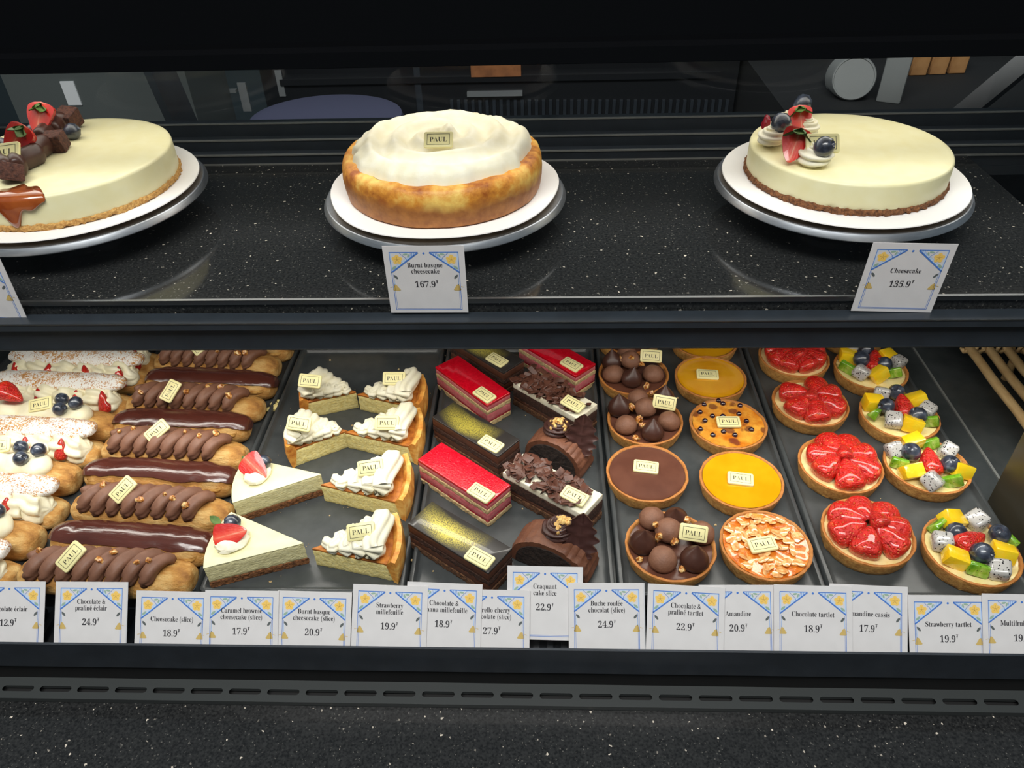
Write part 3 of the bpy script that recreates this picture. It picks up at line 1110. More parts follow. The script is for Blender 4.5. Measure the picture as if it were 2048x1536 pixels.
def basque_slice(tip, cor, sgn, pl, label, seed, ang=R(40), tilt=40):
    p, L, mid = wedge_geo(tip, cor, sgn, ang)
    t = thing('burnt_cheesecake_slice', label, 'cake slice', p, mid, 'burnt cheesecake slices')
    H = 0.026
    out = wedge_out(L - 0.004, ang)
    ob('cake_crumb', prism(G(), out, 0, H - 0.003, 0.0009, 260, 0.003, 5, seed=seed), 'basque_crumb', t)
    ob('browned_top', prism(G(), out, H - 0.0029, H, 0.0005, 200, 0.003, 2, seed=seed + 1, grow=0.0003), 'basque_brown', t)
    rows = []
    N = 18
    for i in range(N + 1):
        a = -ang / 2 - 0.02 + (ang + 0.04) * i / N
        k = 0.0010 * nz((a * 4, seed, 0), 2.0)
        top = H + 0.006 + 0.003 * nz((a * 3, seed, 3), 2.0)
        row = []
        for r, z in ((L - 0.0038, 0.001), (L + 0.0004, 0.0), (L + 0.0022 + k, 0.010), (L + 0.0028 + k, 0.020), (L + 0.001 + k, top), (L - 0.0035, top + 0.0006), (L - 0.008, top - 0.004), (L - 0.0088, H - 0.002)):
            row.append((r * cos(a), r * sin(a), z))
        rows.append(row)
    ob('crust', G().grid(rows, True, cap0=True, cap1=True), 'basque_crust', t)
    path, rad = [], []
    n = 4.5
    for i in range(int(n * 20) + 1):
        f = i / (n * 20)
        x = L * (0.13 + 0.70 * f)
        wv = x * math.tan(ang / 2) * (0.70 + 0.05 * f)
        ph = 2 * pi * n * f
        r = 0.0050 + 0.0066 * f
        path.append((x + 0.002 * sin(ph * 2), wv * sin(ph), H + r * 0.62 + 0.010 * f * f * (0.6 + 0.4 * cos(ph))))
        rad.append(r * taper(i, int(n * 20), 6))
    ob('piped_cream', rope(G(), path, rad, 6, 0.24, 30, 40), 'whipped', t, sharp=100)
    plaque(t, at(pl[0], pl[1], 0.058 if sgn < 0 else 0.050), pl[2], tilt)


basque_slice((718, 815), (610, 838), -1, (620, 762, -6), 'burnt cheesecake slice with its tip to the right, back pair beside the éclair column', 41, R(46))
basque_slice((701, 893), (586, 935), -1, (598, 847, -8), 'burnt cheesecake slice with its tip to the right, behind the white cheesecake slices', 42, R(46))
basque_slice((721, 820), (842, 848), 1, (788, 757, 0), 'burnt cheesecake slice with its tip to the left, rearmost on its side', 43)
basque_slice((697, 896), (836, 928), 1, (774, 846, 0), 'burnt cheesecake slice with its tip to the left, second from the back', 44)
basque_slice((650, 1002), (812, 1040), 1, (741, 935, 8), 'burnt cheesecake slice with its tip to the left, second from the price tags', 45)
basque_slice((634, 1130), (797, 1165), 1, (722, 1063, 8), 'burnt cheesecake slice with its tip to the left, nearest the price tags', 46)


def white_slice(tip, cor, back, label, seed, straw, blue, tipdir):
    H = 0.031
    p, q, r_ = at(tip[0], tip[1], 0), at(cor[0], cor[1], 0), at(back[0], back[1], H)
    L = (q - p).length
    a0 = math.atan2(q.y - p.y, q.x - p.x)
    a1 = math.atan2(r_.y - p.y, r_.x - p.x)
    da = abs((a1 - a0 + pi) % (2 * pi) - pi)
    t = thing('white_cheesecake_slice', label, 'cake slice', p, a0 - da / 2, 'white cheesecake slices')
    out = wedge_out(L, da, 12)
    ob('biscuit_base', prism(G(), out, 0, 0.0085, 0.0014, 420, 0.002, 4, seed=seed, grow=0.0004), 'biscuit_dark', t)
    ob('cheese_filling', prism(G(), out, 0.0086, H - 0.0012, 0.0009, 240, 0.0025, 6, seed=seed + 1), 'cheesecake_cut', t)
    ob('cream_top', prism(G(), out, H - 0.0011, H, 0.0002, 240, 0.0025, 2, bev=0.0004, seed=seed + 2, grow=0.0002), 'cheesecake', t)
    c = loc_of(t, at(straw[0], straw[1], H))
    ob('cream_dollop', blob(0.0145, 0.22, 2.6, seed, 16, 24, 1.2, 1.0, 0.38), 'whipped', t, loc=(c.x, c.y, H + 0.003), rot=(0, 0, seed))
    rr = t.rotation_euler[2]
    inst('strawberry_half', ME['cut1'], t, mw=M.Rotation(-rr, 4, 'Z') @ M.Translation(M.Rotation(rr, 3, 'Z') @ V((c.x, c.y, H + 0.0115))) @ tipdir)
    b = loc_of(t, at(blue[0], blue[1], H + 0.010))
    inst('blueberry', ME['blueberry'], t, (b.x, b.y, H + 0.009), (R(70), R(20), 1.0 + seed), 1.35)
    lf = loc_of(t, at(blue[0] - 22, blue[1] + 4, H + 0.007))
    inst('mint_leaf', ME['sepal'], t, (lf.x, lf.y, H + 0.008), (R(20), 0, R(70) - rr), 1.1)
    return t


def facing(xdir, tilt, s=1.0):
    """cut strawberry half whose cut face (local -y) looks to the front and up; its axis points along xdir in that plane"""
    n = V((0, -cos(R(tilt)), sin(R(tilt))))
    e2 = V((0, sin(R(tilt)), cos(R(tilt))))
    a = R(xdir)
    zx = V((1, 0, 0)) * cos(a) + e2 * sin(a)
    yy = -n
    xx = yy.cross(zx)
    m_ = M(((xx.x, yy.x, zx.x, 0), (xx.y, yy.y, zx.y, 0), (xx.z, yy.z, zx.z, 0), (0, 0, 0, 1)))
    return m_ @ M.Scale(s, 4) @ M.Translation((0, 0, -0.018))


white_slice((619, 1126), (424, 1176), (470, 1027), 'white cheesecake slice on dark biscuit with strawberry and blueberry, nearest the price tags', 51, (466, 1085), (464, 1044), facing(196, 52, 0.95))
white_slice((652, 988), (480, 1045), (506, 918), 'white cheesecake slice on dark biscuit, behind the other strawberry topped slice', 52, (515, 950), (526, 923), facing(140, 52, 0.95))


# ------------------------------------------------------------------ oblong slices
def slice_frame(cs, H):
    p = [at(x, y, H) for x, y in cs]       # left, back, right, front corners of the top
    c = (p[0] + p[1] + p[2] + p[3]) / 4
    d = (p[3] - p[0]) + (p[2] - p[1])
    return V((c.x, c.y, 0)), math.atan2(d.y, d.x)


SL, SW = 0.103, 0.036


def rect(L=SL, Wd=SW):
    return [(-L / 2, -Wd / 2), (L / 2, -Wd / 2), (L / 2, Wd / 2), (-L / 2, Wd / 2)]


def layers(t, spec, seed):
    z = 0.0
    for name, mat, h, amp, grow in spec:
        ob(name, prism(G(), rect(), z, z + h - 0.0001, amp, 330, 0.0022, 3, bev=min(0.0007, h * 0.2), seed=seed + z * 900, grow=grow), mat, t)
        z += h
    return z


def red_slice(cs, pl, label, seed, wet=False, L=None):
    c, rz = slice_frame(cs, 0.036)
    t = thing('cherry_mousse_slice', label, 'cake slice', c, rz, 'red glazed mousse slices')
    layers(t, [('sponge_base', 'sponge_light', 0.0068, 0.0012, 0.0005), ('jam_layer', 'jam', 0.0022, 0.0006, 0), ('pink_mousse', 'mousse_pink', 0.0105, 0.0005, 0), ('sponge_layer', 'sponge_light', 0.0062, 0.0010, 0.0004), ('pink_mousse', 'mousse_pink', 0.0058, 0.0003, 0), ('red_glaze', 'red_glaze_wet' if wet else 'red_glaze', 0.0040, 0.0001, 0.0003)], seed)
    plaque(t, at(pl[0], pl[1], 0.0372), math.degrees(rz) + 4, 4)


def opera_slice(cs, pl, label, seed):
    c, rz = slice_frame(cs, 0.037)
    t = thing('gold_dusted_chocolate_slice', label, 'cake slice', c, rz, 'gold dusted chocolate slices')
    layers(t, [('crumb_base', 'base_dark', 0.0085, 0.0014, 0.0006), ('chocolate_mousse', 'mousse_dark', 0.0085, 0.0005, 0), ('chocolate_sponge', 'sponge_dark', 0.0070, 0.0012, 0.0004), ('chocolate_mousse', 'mousse_dark', 0.0105, 0.0003, 0), ('dark_glaze', 'opera_glaze', 0.0025, 0.0001, 0.0003)], seed)
    plaque(t, at(pl[0], pl[1], 0.0382), math.degrees(rz) + 4, 4)


def flake_slice(cs, pl, label, seed):
    c, rz = slice_frame(cs, 0.036)
    t = thing('chocolate_flake_slice', label, 'cake slice', c, rz, 'chocolate flake slices')
    layers(t, [('crumb_base', 'base_dark', 0.0090, 0.0014, 0.0006), ('mousse_layer', 'mousse_dark', 0.0045, 0.0005, 0), ('chocolate_sponge', 'sponge_dark', 0.0135, 0.0010, 0.0003), ('white_cream', 'whipped', 0.0085, 0.0004, 0)], seed)
    rnd = random.Random(seed)
    g = G()
    for k in range(170):
        x, y = rnd.uniform(-SL / 2 + 0.001, SL / 2 - (0.022 if k % 3 else 0.004)), rnd.uniform(-SW / 2, SW / 2)
        if x > SL / 2 - 0.018 and y < 0 and rnd.random() < 0.7:
            continue
        b = rbox(rnd.uniform(0.006, 0.014), rnd.uniform(0.004, 0.009), 0.0009, 0.0002, 1, 0.0004, k)
        m_ = M.Translation((x, y, 0.0362 + rnd.uniform(0, 0.0055))) @ M.Rotation(rnd.uniform(0, 6.3), 4, 'Z') @ M.Rotation(rnd.gauss(0, 0.38), 4, 'X') @ M.Rotation(rnd.gauss(0, 0.3), 4, 'Y')
        o = len(g.v)
        g.v += [tuple(m_ @ V(v)) for v in b.v]
        g.f += [[o + i for i in f] for f in b.f]
        g.m += b.m
    fl = ob('chocolate_flakes', g, 'flake', t)
    fl['kind'] = 'stuff'
    plaque(t, at(pl[0], pl[1], 0.0425), math.degrees(rz) + 4, 8)


red_slice([(871, 730), (913, 710), (1020, 784), (977, 812)], (969, 790), 'red glazed mousse slice behind the gold dusted slice, beside the rear cheesecake slices', 61)
red_slice([(835, 917), (885, 885), (1018, 974), (975, 1001)], (962, 986), 'red glazed mousse slice with a frosty crackled top, nearer the price tags', 62, True)
red_slice([(1034, 680), (1076, 663), (1190, 727), (1156, 752)], (1143, 729), 'red glazed mousse slice at the back right, beside the chocolate praline tartlets', 63)
opera_slice([(906, 682), (945, 662), (1040, 717), (1001, 740)], (994, 720), 'chocolate slice with dark glaze at the back, cut off by the shelf', 64)
opera_slice([(869, 835), (908, 805), (1035, 877), (994, 911)], (982, 888), 'gold dusted chocolate slice between two red glazed slices', 65)
opera_slice([(819, 1046), (864, 1005), (1021, 1098), (975, 1142)], (959, 1116), 'gold dusted chocolate slice nearest the price tags', 66)
flake_slice([(1029, 766), (1066, 737), (1195, 803), (1152, 840)], (1146, 808), 'chocolate flake slice at the back, in front of the rear red slice', 67)
flake_slice([(1017, 950), (1055, 910), (1203, 983), (1146, 1022)], (1149, 992), 'chocolate flake slice between the two log cake slices', 68)


def log_slice(cl, cr, label, seed, ros, leafp):
    p, q = at(cl[0], cl[1], 0.0), at(cr[0], cr[1], 0.0)
    L = (q - p).length
    rz = math.atan2(q.y - p.y, q.x - p.x)
    t = thing('chocolate_log_slice', label, 'cake slice', V(((p.x + q.x) / 2, (p.y + q.y) / 2, 0)), rz, 'chocolate log cake slices')
    Hh, D = 0.040, 0.034
    n = 48

    def prof(a, s, o=0.0):
        r = 1 + o
        return (-cos(a) * L / 2 * s * r, sin(a) ** 0.8 * Hh * s * r)
    # frosting: ridged shell behind the cut face
    rows = []
    for k in range(9):
        y = 0.0015 + (D - 0.0015) * k / 8
        row = []
        for j in range(n + 1):
            a = pi * j / n
            rid = 0.030 * (abs(sin(a * 15)) - 0.5) * (1.4 if a > 1.9 else 0.5) + 0.03 * nz((a * 3, y * 60, seed), 1.0)
            ed = 0.0 if 0 < k < 8 else -0.03
            x, z = prof(a, 1.0, rid + ed)
            row.append((x, y + 0.0012 * nz((a, y, seed), 9), max(z, 0.0)))
        rows.append(row)
    g = G()
    g.grid(rows, True, cap0=True, cap1=True)
    ob('frosting', g, 'frosting', t)
    rows = []
    cen = [(0, -0.0004, 0.012)]
    for s in (0.02, 0.25, 0.5, 0.72, 0.9):
        row = []
        for j in range(n + 1):
            a = pi * j / n
            x, z = prof(a, s)
            sx_, sz_ = x * 0.92, z * 0.9 + (1 - s) * 0.010
            row.append((sx_, 0.0003 + 0.0012 * nz((sx_, sz_, seed), 260) - 0.0008 * (1 - s), max(sz_, 0.0006)))
        rows.append(row)
    rows.append([(x, 0.004, z) for x, _, z in rows[-1]])
    g = G().grid(rows, True, cap0=True, flip=False)
    ob('cut_face', g, 'log_crumb', t)
    rp = loc_of(t, at(ros[0], ros[1], Hh + 0.002))
    inst('chocolate_rosette', ME['rosette_choc'], t, (rp.x, rp.y, Hh - 0.008), (0, R(10), seed), 1.3)
    rnd = random.Random(seed)
    g = G()
    for k in range(34):
        a, r_ = rnd.uniform(0, 6.3), rnd.uniform(0, 0.011)
        b = blob(rnd.uniform(0.0012, 0.0026), 0.5, 2, k, 5, 7)
        o = len(g.v)
        g.v += [(v[0] + rp.x + r_ * cos(a), v[1] + rp.y + r_ * sin(a), v[2] + Hh + 0.0150 - r_ * 0.62) for v in b.v]
        g.f += [[o + i for i in f] for f in b.f]
        g.m += b.m
    w_ = ob('chopped_nuts', g, 'walnut', t)
    w_['kind'] = 'stuff'
    # moulded chocolate leaf with lobed edge and raised veins
    lp = loc_of(t, at(leafp[0], leafp[1], Hh + 0.004))
    ctl = [(0, 0.0035), (.08, .005), (.16, .010), (.22, .0075), (.32, .0125), (.40, .0088), (.52, .0130), (.60, .0088), (.70, .0105), (.77, .0068), (.86, .007), (.93, .004), (1, .0006)]
    rows, back = [], []
    LL = 0.036
    for i in range(49):
        tt = i / 48
        j = 0
        while j < len(ctl) - 2 and ctl[j + 1][0] < tt:
            j += 1
        f = (tt - ctl[j][0]) / (ctl[j + 1][0] - ctl[j][0])
        f = f * f * (3 - 2 * f)
        h = ctl[j][1] + (ctl[j + 1][1] - ctl[j][1]) * f
        row = []
        for q_ in range(-5, 6):
            s = q_ / 5
            vein = 0.0010 if q_ == 0 else 0.0006 * max(0, sin(2 * pi * (tt * 4.5 - abs(s) * 0.8))) ** 4
            row.append((s * h, tt * LL, 0.0012 + vein + 0.004 * s * s * h / 0.012 + 0.006 * tt * tt))
        rows.append(row)
        back.append([(x, y, z - 0.0022) for x, y, z in row])
    g = G().grid(rows, False, flip=True).grid(back, False)
    e1 = [[a_[0], b_[0]] for a_, b_ in zip(rows, back)]
    e2 = [[a_[-1], b_[-1]] for a_, b_ in zip(rows, back)]
    g.grid(e1, False).grid(e2, False, flip=True)
    ob('chocolate_leaf', g, 'leaf_choc', t, loc=(lp.x, lp.y - 0.002, Hh - 0.022), rot=(R(60), R(4), R(-8) - rz), scale=1.45)


log_slice((1046, 915), (1160, 962), 'chocolate log slice with a leaf, between the two flake slices', 71, (1116, 858), (1160, 880))
log_slice((1018, 1116), (1172, 1178), 'chocolate log slice with a leaf, nearest the price tags', 72, (1122, 1058), (1156, 1085))


def layered_bar(cs, label, mats, seed):
    p, q = at(cs[0][0], cs[0][1], 0), at(cs[1][0], cs[1][1], 0)
    L = (q - p).length
    c = (p + q) / 2
    t = thing('layered_pastry_bar', label, 'pastry', V((c.x, c.y + 0.02, 0)), math.atan2(q.y - p.y, q.x - p.x), 'layered pastry bars')
    z = 0.0
    for name, mat, h in (('pastry_sheet', 'pastry_leaf', 0.006), ('filling', mats, 0.010), ('pastry_sheet', 'pastry_leaf', 0.006), ('filling', mats, 0.010), ('pastry_sheet', 'pastry_leaf', 0.005)):
        ob(name, prism(G(), rect(L, 0.04), z, z + h - 0.0001, 0.0016 if 'sheet' in name else 0.0008, 300, 0.003, 3, seed=seed + z * 500, grow=0.0006 if 'sheet' in name else -0.001), mat, t)
        z += h


layered_bar(((651, 697), (767, 697)), 'pale cream layered pastry bar at the back, above the burnt cheesecake slices', 'cream', 75)
layered_bar(((829, 697), (906, 697)), 'chocolate cream layered pastry bar at the back, beside the dark glazed slice', 'mousse_choc', 76)
layered_bar(((985, 697), (1046, 692)), 'yellowish pastry corner at the back between the dark and the red slice', 'custard', 77)


# ------------------------------------------------------------------ tartlets
TH = 0.0175
g = G()
ME['crusts'] = []
for s in range(4):
    g = G()
    lathe(g, [(0, 0), (.020, 0), (.0402, 0), (.0412, .0008), (.0422, .0045), (.0432, .009), (.0441, .0132), (.0447, .0163), (.0445, .0173), (.0436, .0178), (.0424, .0176), (.0415, .0166), (.0409, .0145), (.0403, .010), (.020, .0095), (0, .0095)], 110, jr=0.0007, jz=0.0004, sc=170, seed=s * 7.3)
    ME['crusts'].append(g.mesh('tart_shell', 'tart_crust'))


def fill_mesh(name, mat, z, jz=0.0002, sc=60, edge=0.0006):
    g = G()
    lathe(g, [(0, z), (.008, z), (.016, z), (.024, z), (.031, z), (.037, z), (.0400, z + edge * 0.4), (.0412, z + edge)][::-1], 72, jz=jz, sc=sc)
    g.f = [f[::-1] for f in g.f]
    return g.mesh(name, mat)


for k, mat, z, jz, sc in (('lemon', 'lemon_curd', .0162, .00015, 50), ('choc', 'choc_filling', .0160, .00012, 50), ('cassis', 'cassis_top', .0160, .0008, 120), ('almond', 'caramel_top', .0160, .0012, 160), ('custard', 'custard', .0140, .0012, 90), ('ganache', 'choc_filling', .0140, .0005, 90)):
    ME['fill_' + k] = fill_mesh('filling', mat, z, jz, sc)

_ti = [0]


def tart(name, label, px, fill, group, cat='tartlet'):
    c = at(px[0], px[1], TH)
    t = thing(name, label, cat, V((c.x, c.y, 0)), 0, group)
    _ti[0] += 1
    inst('tart_shell', ME['crusts'][_ti[0] % 4], t, rot=(0, 0, _ti[0] * 1.7))
    inst('filling', ME['fill_' + fill], t, rot=(0, 0, _ti[0] * 2.1))
    return t


t = tart('chocolate_tartlet', 'smooth plain chocolate tartlet with a flat plaque', (1294.5, 944), 'choc', None)
plaque(t, at(1292, 934, .0180), -9, 8)
t = tart('lemon_tartlet', 'yellow lemon tartlet behind the flaked almond tartlet', (1483, 958), 'lemon', 'lemon tartlets')
plaque(t, at(1481, 958, .0182), -9, 8)
t = tart('lemon_tartlet', 'yellow lemon tartlet behind the blackcurrant tartlet', (1421, 753), 'lemon', 'lemon tartlets')
plaque(t, at(1415, 749, .0182), -5, 8)
t = tart('lemon_tartlet', 'yellow lemon tartlet at the very back, half hidden by the shelf', (1409, 677), 'lemon', 'lemon tartlets')
t = tart('blackcurrant_tartlet', 'orange baked tartlet dotted with dark berries', (1456.5, 846), 'cassis', None)
plaque(t, at(1457, 844, .0195), 0, 8)
for k, q in enumerate([(1408, 808), (1437, 800), (1480, 810), (1400, 823), (1425, 831), (1478, 827), (1493, 841), (1410, 840), (1401, 857), (1503, 858), (1426, 869), (1470, 869), (1446, 806), (1446, 831), (1447, 862)]):
    p = loc_of(t, at(q[0], q[1], .0175))
    inst('dark_berry', ME['blueberry'], t, (p.x, p.y, .0162), (k, k * 0.3, k), (0.55, 0.55, 0.5)).data = ME.setdefault('cassis_b', ME['blueberry'].copy())
ME['cassis_b'].materials[0] = MT['cassis_berry']
t = tart('almond_tartlet', 'caramel coloured tartlet covered in flaked almonds beside the price tags', (1531.5, 1088), 'almond', None)
rnd = random.Random(7)
g = plate_box(0.011, 0.0065, 0.0009, 0.0032, 0.0003)
ME['almond'] = g.mesh('almond_flake', 'almond')
for k in range(62):
    a, r_ = rnd.uniform(0, 6.28), 0.039 * math.sqrt(rnd.uniform(0.02, 1))
    inst('almond_flake', ME['almond'], t, (r_ * cos(a), r_ * sin(a), 0.0172 + rnd.uniform(0, .0018)), (rnd.gauss(0, .22), rnd.gauss(0, .22), rnd.uniform(0, 6.3)), rnd.uniform(0.75, 1.15))
plaque(t, at(1525, 1089, .0215), 11, 8)


def praline_tart(px, label, kisses, domes, nuts, pl, seed):
    t = tart('chocolate_praline_tartlet', label, px, 'ganache', 'chocolate praline tartlets')
    rnd = random.Random(seed)
    for q in kisses:
        p = loc_of(t, at(q[0], q[1], .025))
        inst('ganache_kiss', ME['kiss'], t, (p.x, p.y, .0140), (rnd.gauss(0, .08), rnd.gauss(0, .08), rnd.uniform(0, 6)), rnd.uniform(1.18, 1.30))
    for q in domes:
        p = loc_of(t, at(q[0], q[1], .024))
        inst('mousse_dome', ME['dome'], t, (p.x, p.y, .0140 + (0.004 if len(q) > 2 else 0)), (rnd.gauss(0, .1), rnd.gauss(0, .1), rnd.uniform(0, 6)), rnd.uniform(1.06, 1.18))
    for k, q in enumerate(nuts):
        z = q[2] if len(q) > 2 else .026
        p = loc_of(t, at(q[0], q[1], z))
        inst('hazelnut_piece', ME['nut%d' % (k % 4)], t, p, (rnd.uniform(0, 6), rnd.uniform(0, 6), rnd.uniform(0, 6)), rnd.uniform(.85, 1.2))
    if pl:
        plaque(t, at(pl[0], pl[1], .034), pl[2], 48)


praline_tart((1341, 1090), 'chocolate praline tartlet with ganache peaks, nearest the price tags', [(1286, 1078), (1389, 1113), (1354, 1032)], [(1304, 1033), (1336, 1062, 1), (1325, 1114), (1404, 1064)], [(1374, 1040), (1349, 1084), (1365, 1138, .017), (1318, 1074), (1312, 1050, .031), (1279, 1119, .016)], (1387, 1066, -8), 81)
praline_tart((1290, 838), 'chocolate praline tartlet with ganache peaks, behind the plain chocolate tartlet', [(1240, 810), (1305, 859), (1329, 790)], [(1276, 793), (1292, 816, 1), (1253, 846), (1337, 838)], [(1264, 814), (1278, 839), (1303, 786), (1284, 850), (1272, 877, .016)], (1329, 805, -10), 82)
praline_tart((1267, 746), 'chocolate praline tartlet with ganache peaks, third from the price tags', [(1226, 719), (1263, 752)], [(1254, 704), (1261, 722, 1), (1227, 745), (1305, 745)], [(1243, 719), (1283, 728), (1293, 772, .017), (1262, 716, .033)], (1302, 712, -4), 83)
praline_tart((1257, 668), 'chocolate praline tartlet at the very back, only its front edge showing', [(1240, 672)], [(1275, 670)], [(1258, 690)], None, 84)


def strawberry_tart(px, label, berries, top, seed):
    t = tart('strawberry_tartlet', label, px, 'custard', 'strawberry tartlets')
    rnd = random.Random(seed)
    for k, q in enumerate(berries):
        p = loc_of(t, at(q[0], q[1], .024))
        a = math.atan2(p.y, p.x)
        d = V((cos(a), sin(a), -0.42)).normalized()     # from the tip (towards the middle) to the wide end at the rim
        z = d
        xx = V((-sin(a), cos(a), 0))
        yy = z.cross(xx)
        ctr = V((cos(a) * 0.0215, sin(a) * 0.0215, .0235))
        tip = ctr - d * 0.0180
        s = rnd.uniform(0.92, 1.06)
        mw = M(((xx.x, yy.x, z.x, tip.x), (xx.y, yy.y, z.y, tip.y), (xx.z, yy.z, z.z, tip.z), (0, 0, 0, 1))) @ M.Diagonal((s * 1.18, 0.94, s * 1.06, 1))
        inst('strawberry_half', ME['berry%d' % ((k + seed) % 4)], t, mw=mw)
    p = loc_of(t, at(top[0], top[1], .034))
    inst('strawberry_half', ME['berry%d' % (seed % 4)], t, (p.x, p.y + 0.006, .0335), (R(104), 0, R(rnd.uniform(-30, 30))), (.74, .74, .60))
    return t


strawberry_tart((1736, 1062), 'strawberry tartlet nearest the price tags', [(1717, 1008), (1682, 1022), (1687, 1060), (1735, 1082), (1790, 1085), (1800, 1055), (1775, 1021)], (1748, 1030), 1)
strawberry_tart((1681, 927), 'strawberry tartlet second from the price tags', [(1656, 876), (1698, 879), (1640, 908), (1650, 935), (1697, 946), (1736, 936), (1733, 905)], (1691, 896), 2)
strawberry_tart((1621, 804), 'strawberry tartlet third from the price tags', [(1582, 782), (1634, 766), (1594, 813), (1636, 824), (1674, 811), (1671, 784)], (1631, 785), 3)
strawberry_tart((1588, 712), 'strawberry tartlet at the back, just in front of the shelf edge', [(1548, 697), (1588, 690), (1549, 717), (1576, 725), (1616, 726), (1634, 715), (1628, 696)], (1590, 700), 4)
strawberry_tart((1497, 668), 'tartlet edge peeping out below the shelf between lemon and strawberry tartlets', [(1480, 655), (1510, 655)], (1497, 650), 5).location = at(1560, 645, TH) * 1.0 - V((0, 0, TH))


def fruit_tart(px, label, items, seed):
    t = tart('multifruit_tartlet', label, px, 'custard', 'multifruit tartlets')
    rnd = random.Random(seed)
    for k, it in enumerate(items):
        kd, x, y = it[:3]
        h = {'m': .0225, 'd': .0225, 'k': .0215, 'b': .0265, 's': .0250}[kd] + (it[3] if len(it) > 3 else 0)
        p = loc_of(t, at(x, y, h))
        i3 = k % 3
        if kd == 'm':
            inst('mango_cube', ME['mango%d' % i3], t, p, (rnd.gauss(0, .25), rnd.gauss(0, .25), rnd.uniform(-.6, .6)), rnd.uniform(1.28, 1.42))
        elif kd == 'd':
            inst('dragon_fruit_cube', ME['dragon%d' % i3], t, p, (rnd.gauss(0, .35), rnd.gauss(0, .35), rnd.uniform(0, 3)), rnd.uniform(1.25, 1.36))
        elif kd == 'k':
            inst('kiwi_wedge', ME['kiwi%d' % i3], t, p, (rnd.gauss(0.2, .2), rnd.gauss(0, .3), rnd.uniform(-1, 1)), rnd.uniform(1.2, 1.35))
        elif kd == 'b':
            inst('blueberry', ME['blueberry'], t, p, (rnd.uniform(-.3, 1.1), rnd.gauss(0, .4), rnd.uniform(0, 6)), rnd.uniform(1.5, 1.65))
        else:
            a = it[4]
            e = V((cos(R(a)), sin(R(a)) * 0.8, sin(R(a)) * 0.5 if a > 20 else 0.1)).normalized()
            mw = M.Translation(p + e * 0.012) @ (-e).to_track_quat('Z', 'Y').to_matrix().to_4x4() @ M.Diagonal((.98, .94, 1.0, 1))
            inst('strawberry_half', ME['berry%d' % i3], t, mw=mw)


fruit_tart((1943.5, 1098), 'multifruit tartlet with a slanting strawberry, nearest the price tags', [('m', 1904, 1039), ('d', 1954, 1042), ('k', 1877, 1051), ('d', 1885, 1083), ('b', 1912, 1064), ('s', 1949, 1079, 0, 25), ('b', 1999, 1069), ('k', 2017, 1077), ('m', 2007, 1106), ('m', 1911, 1116), ('b', 1963, 1106, .002), ('k', 1958, 1137), ('d', 1999, 1139)], 1)
fruit_tart((1854, 928), 'multifruit tartlet with an upright strawberry, second from the price tags', [('d', 1789, 900), ('m', 1826, 883), ('k', 1861, 886), ('b', 1822, 904), ('s', 1858, 915, 0, 88), ('d', 1896, 901), ('b', 1900, 928), ('m', 1922, 940), ('k', 1800, 925), ('m', 1823, 943), ('d', 1864, 963), ('k', 1905, 960)], 2)
fruit_tart((1799, 828), 'multifruit tartlet third from the price tags', [('d', 1764, 787), ('b', 1793, 785), ('m', 1748, 806), ('b', 1773, 812), ('s', 1805, 806, 0, 92), ('m', 1834, 800), ('d', 1854, 820), ('b', 1836, 831), ('k', 1752, 826), ('d', 1787, 840), ('m', 1824, 848), ('k', 1860, 841)], 3)
fruit_tart((1742, 736), 'multifruit tartlet fourth from the price tags', [('m', 1696, 712), ('d', 1706, 693), ('b', 1732, 699), ('s', 1749, 716, 0, 80), ('m', 1772, 713), ('d', 1796, 724), ('b', 1723, 718), ('b', 1769, 729), ('k', 1696, 734), ('d', 1723, 745), ('m', 1757, 749), ('k', 1788, 744)], 4)
fruit_tart((1703, 660), 'multifruit tartlet at the very back, only its front edge below the shelf', [('d', 1695, 680), ('m', 1730, 680), ('m', 1715, 662), ('k', 1670, 668), ('b', 1700, 655)], 5)

# ------------------------------------------------------------------ whole cakes on stands
ZS = 0.25


def stand(label, x, y, rd, hb):
    g = G()
    b = hb
    lathe(g, [(0, 0), (.058, 0), (.060, .002), (.058, .006), (.034, .009), (.030, .013), (.030, b - .004), (.060, b - .002), (rd - .010, b - .001), (rd - .002, b - .0015), (rd, b), (rd - .0002, b + .0010), (rd - .0030, b + .0056), (rd - .0040, b + .0061), (rd - .0052, b + .0057), (rd - .009, b + .0052), (rd - .030, b + .0060), (rd - .034, b + .0095), (rd - .040, b + .0098), (0, b + .0098)], 128)
    t = tag(ob('cake_stand', g, 'steel_disc', loc=(x, y, ZS), sharp=30), label, 'cake stand', 'steel cake stands on the shelf')
    return ZS + b + .0098


def board(label, x, y, rd, z, lob=0, la=0.0):
    g = G()
    lathe(g, [(rd - .0003, .0008), (rd, .0011), (rd - .0004, .0020), (rd - .003, .0022), (0, .0022)], 128, lob=lob, la=la)
    lathe(g, [(0, 0.0002), (rd - .002, 0.0002), (rd - .0003, .0008)], 128, 1, lob=lob, la=la)
    tag(ob('cake_board', g, ['board_white', 'board_kraft'], loc=(x, y, z), rot=(0, 0, 0.35)), label, 'cake board', 'white cake boards')
    return z + .0022


z1 = stand('steel cake stand under the caramel topped cheesecake at the left edge', -0.497, 0.750, 0.135, .0300)
z1 = board('round white cake board under the caramel topped cheesecake', -0.497, 0.750, 0.1285, z1)
z2 = stand('steel cake stand under the burnt cheesecake in the middle', -0.100, 0.741, 0.1248, .0285)
z2 = board('wavy edged white cake board under the burnt cheesecake', -0.100, 0.7415, 0.1178, z2, 5, 0.014)
z3 = stand('steel cake stand under the berry topped white cheesecake', 0.305, 0.751, 0.1255, .0310)
z3 = board('round white cake board under the berry topped white cheesecake', 0.305, 0.749, 0.1190, z3)


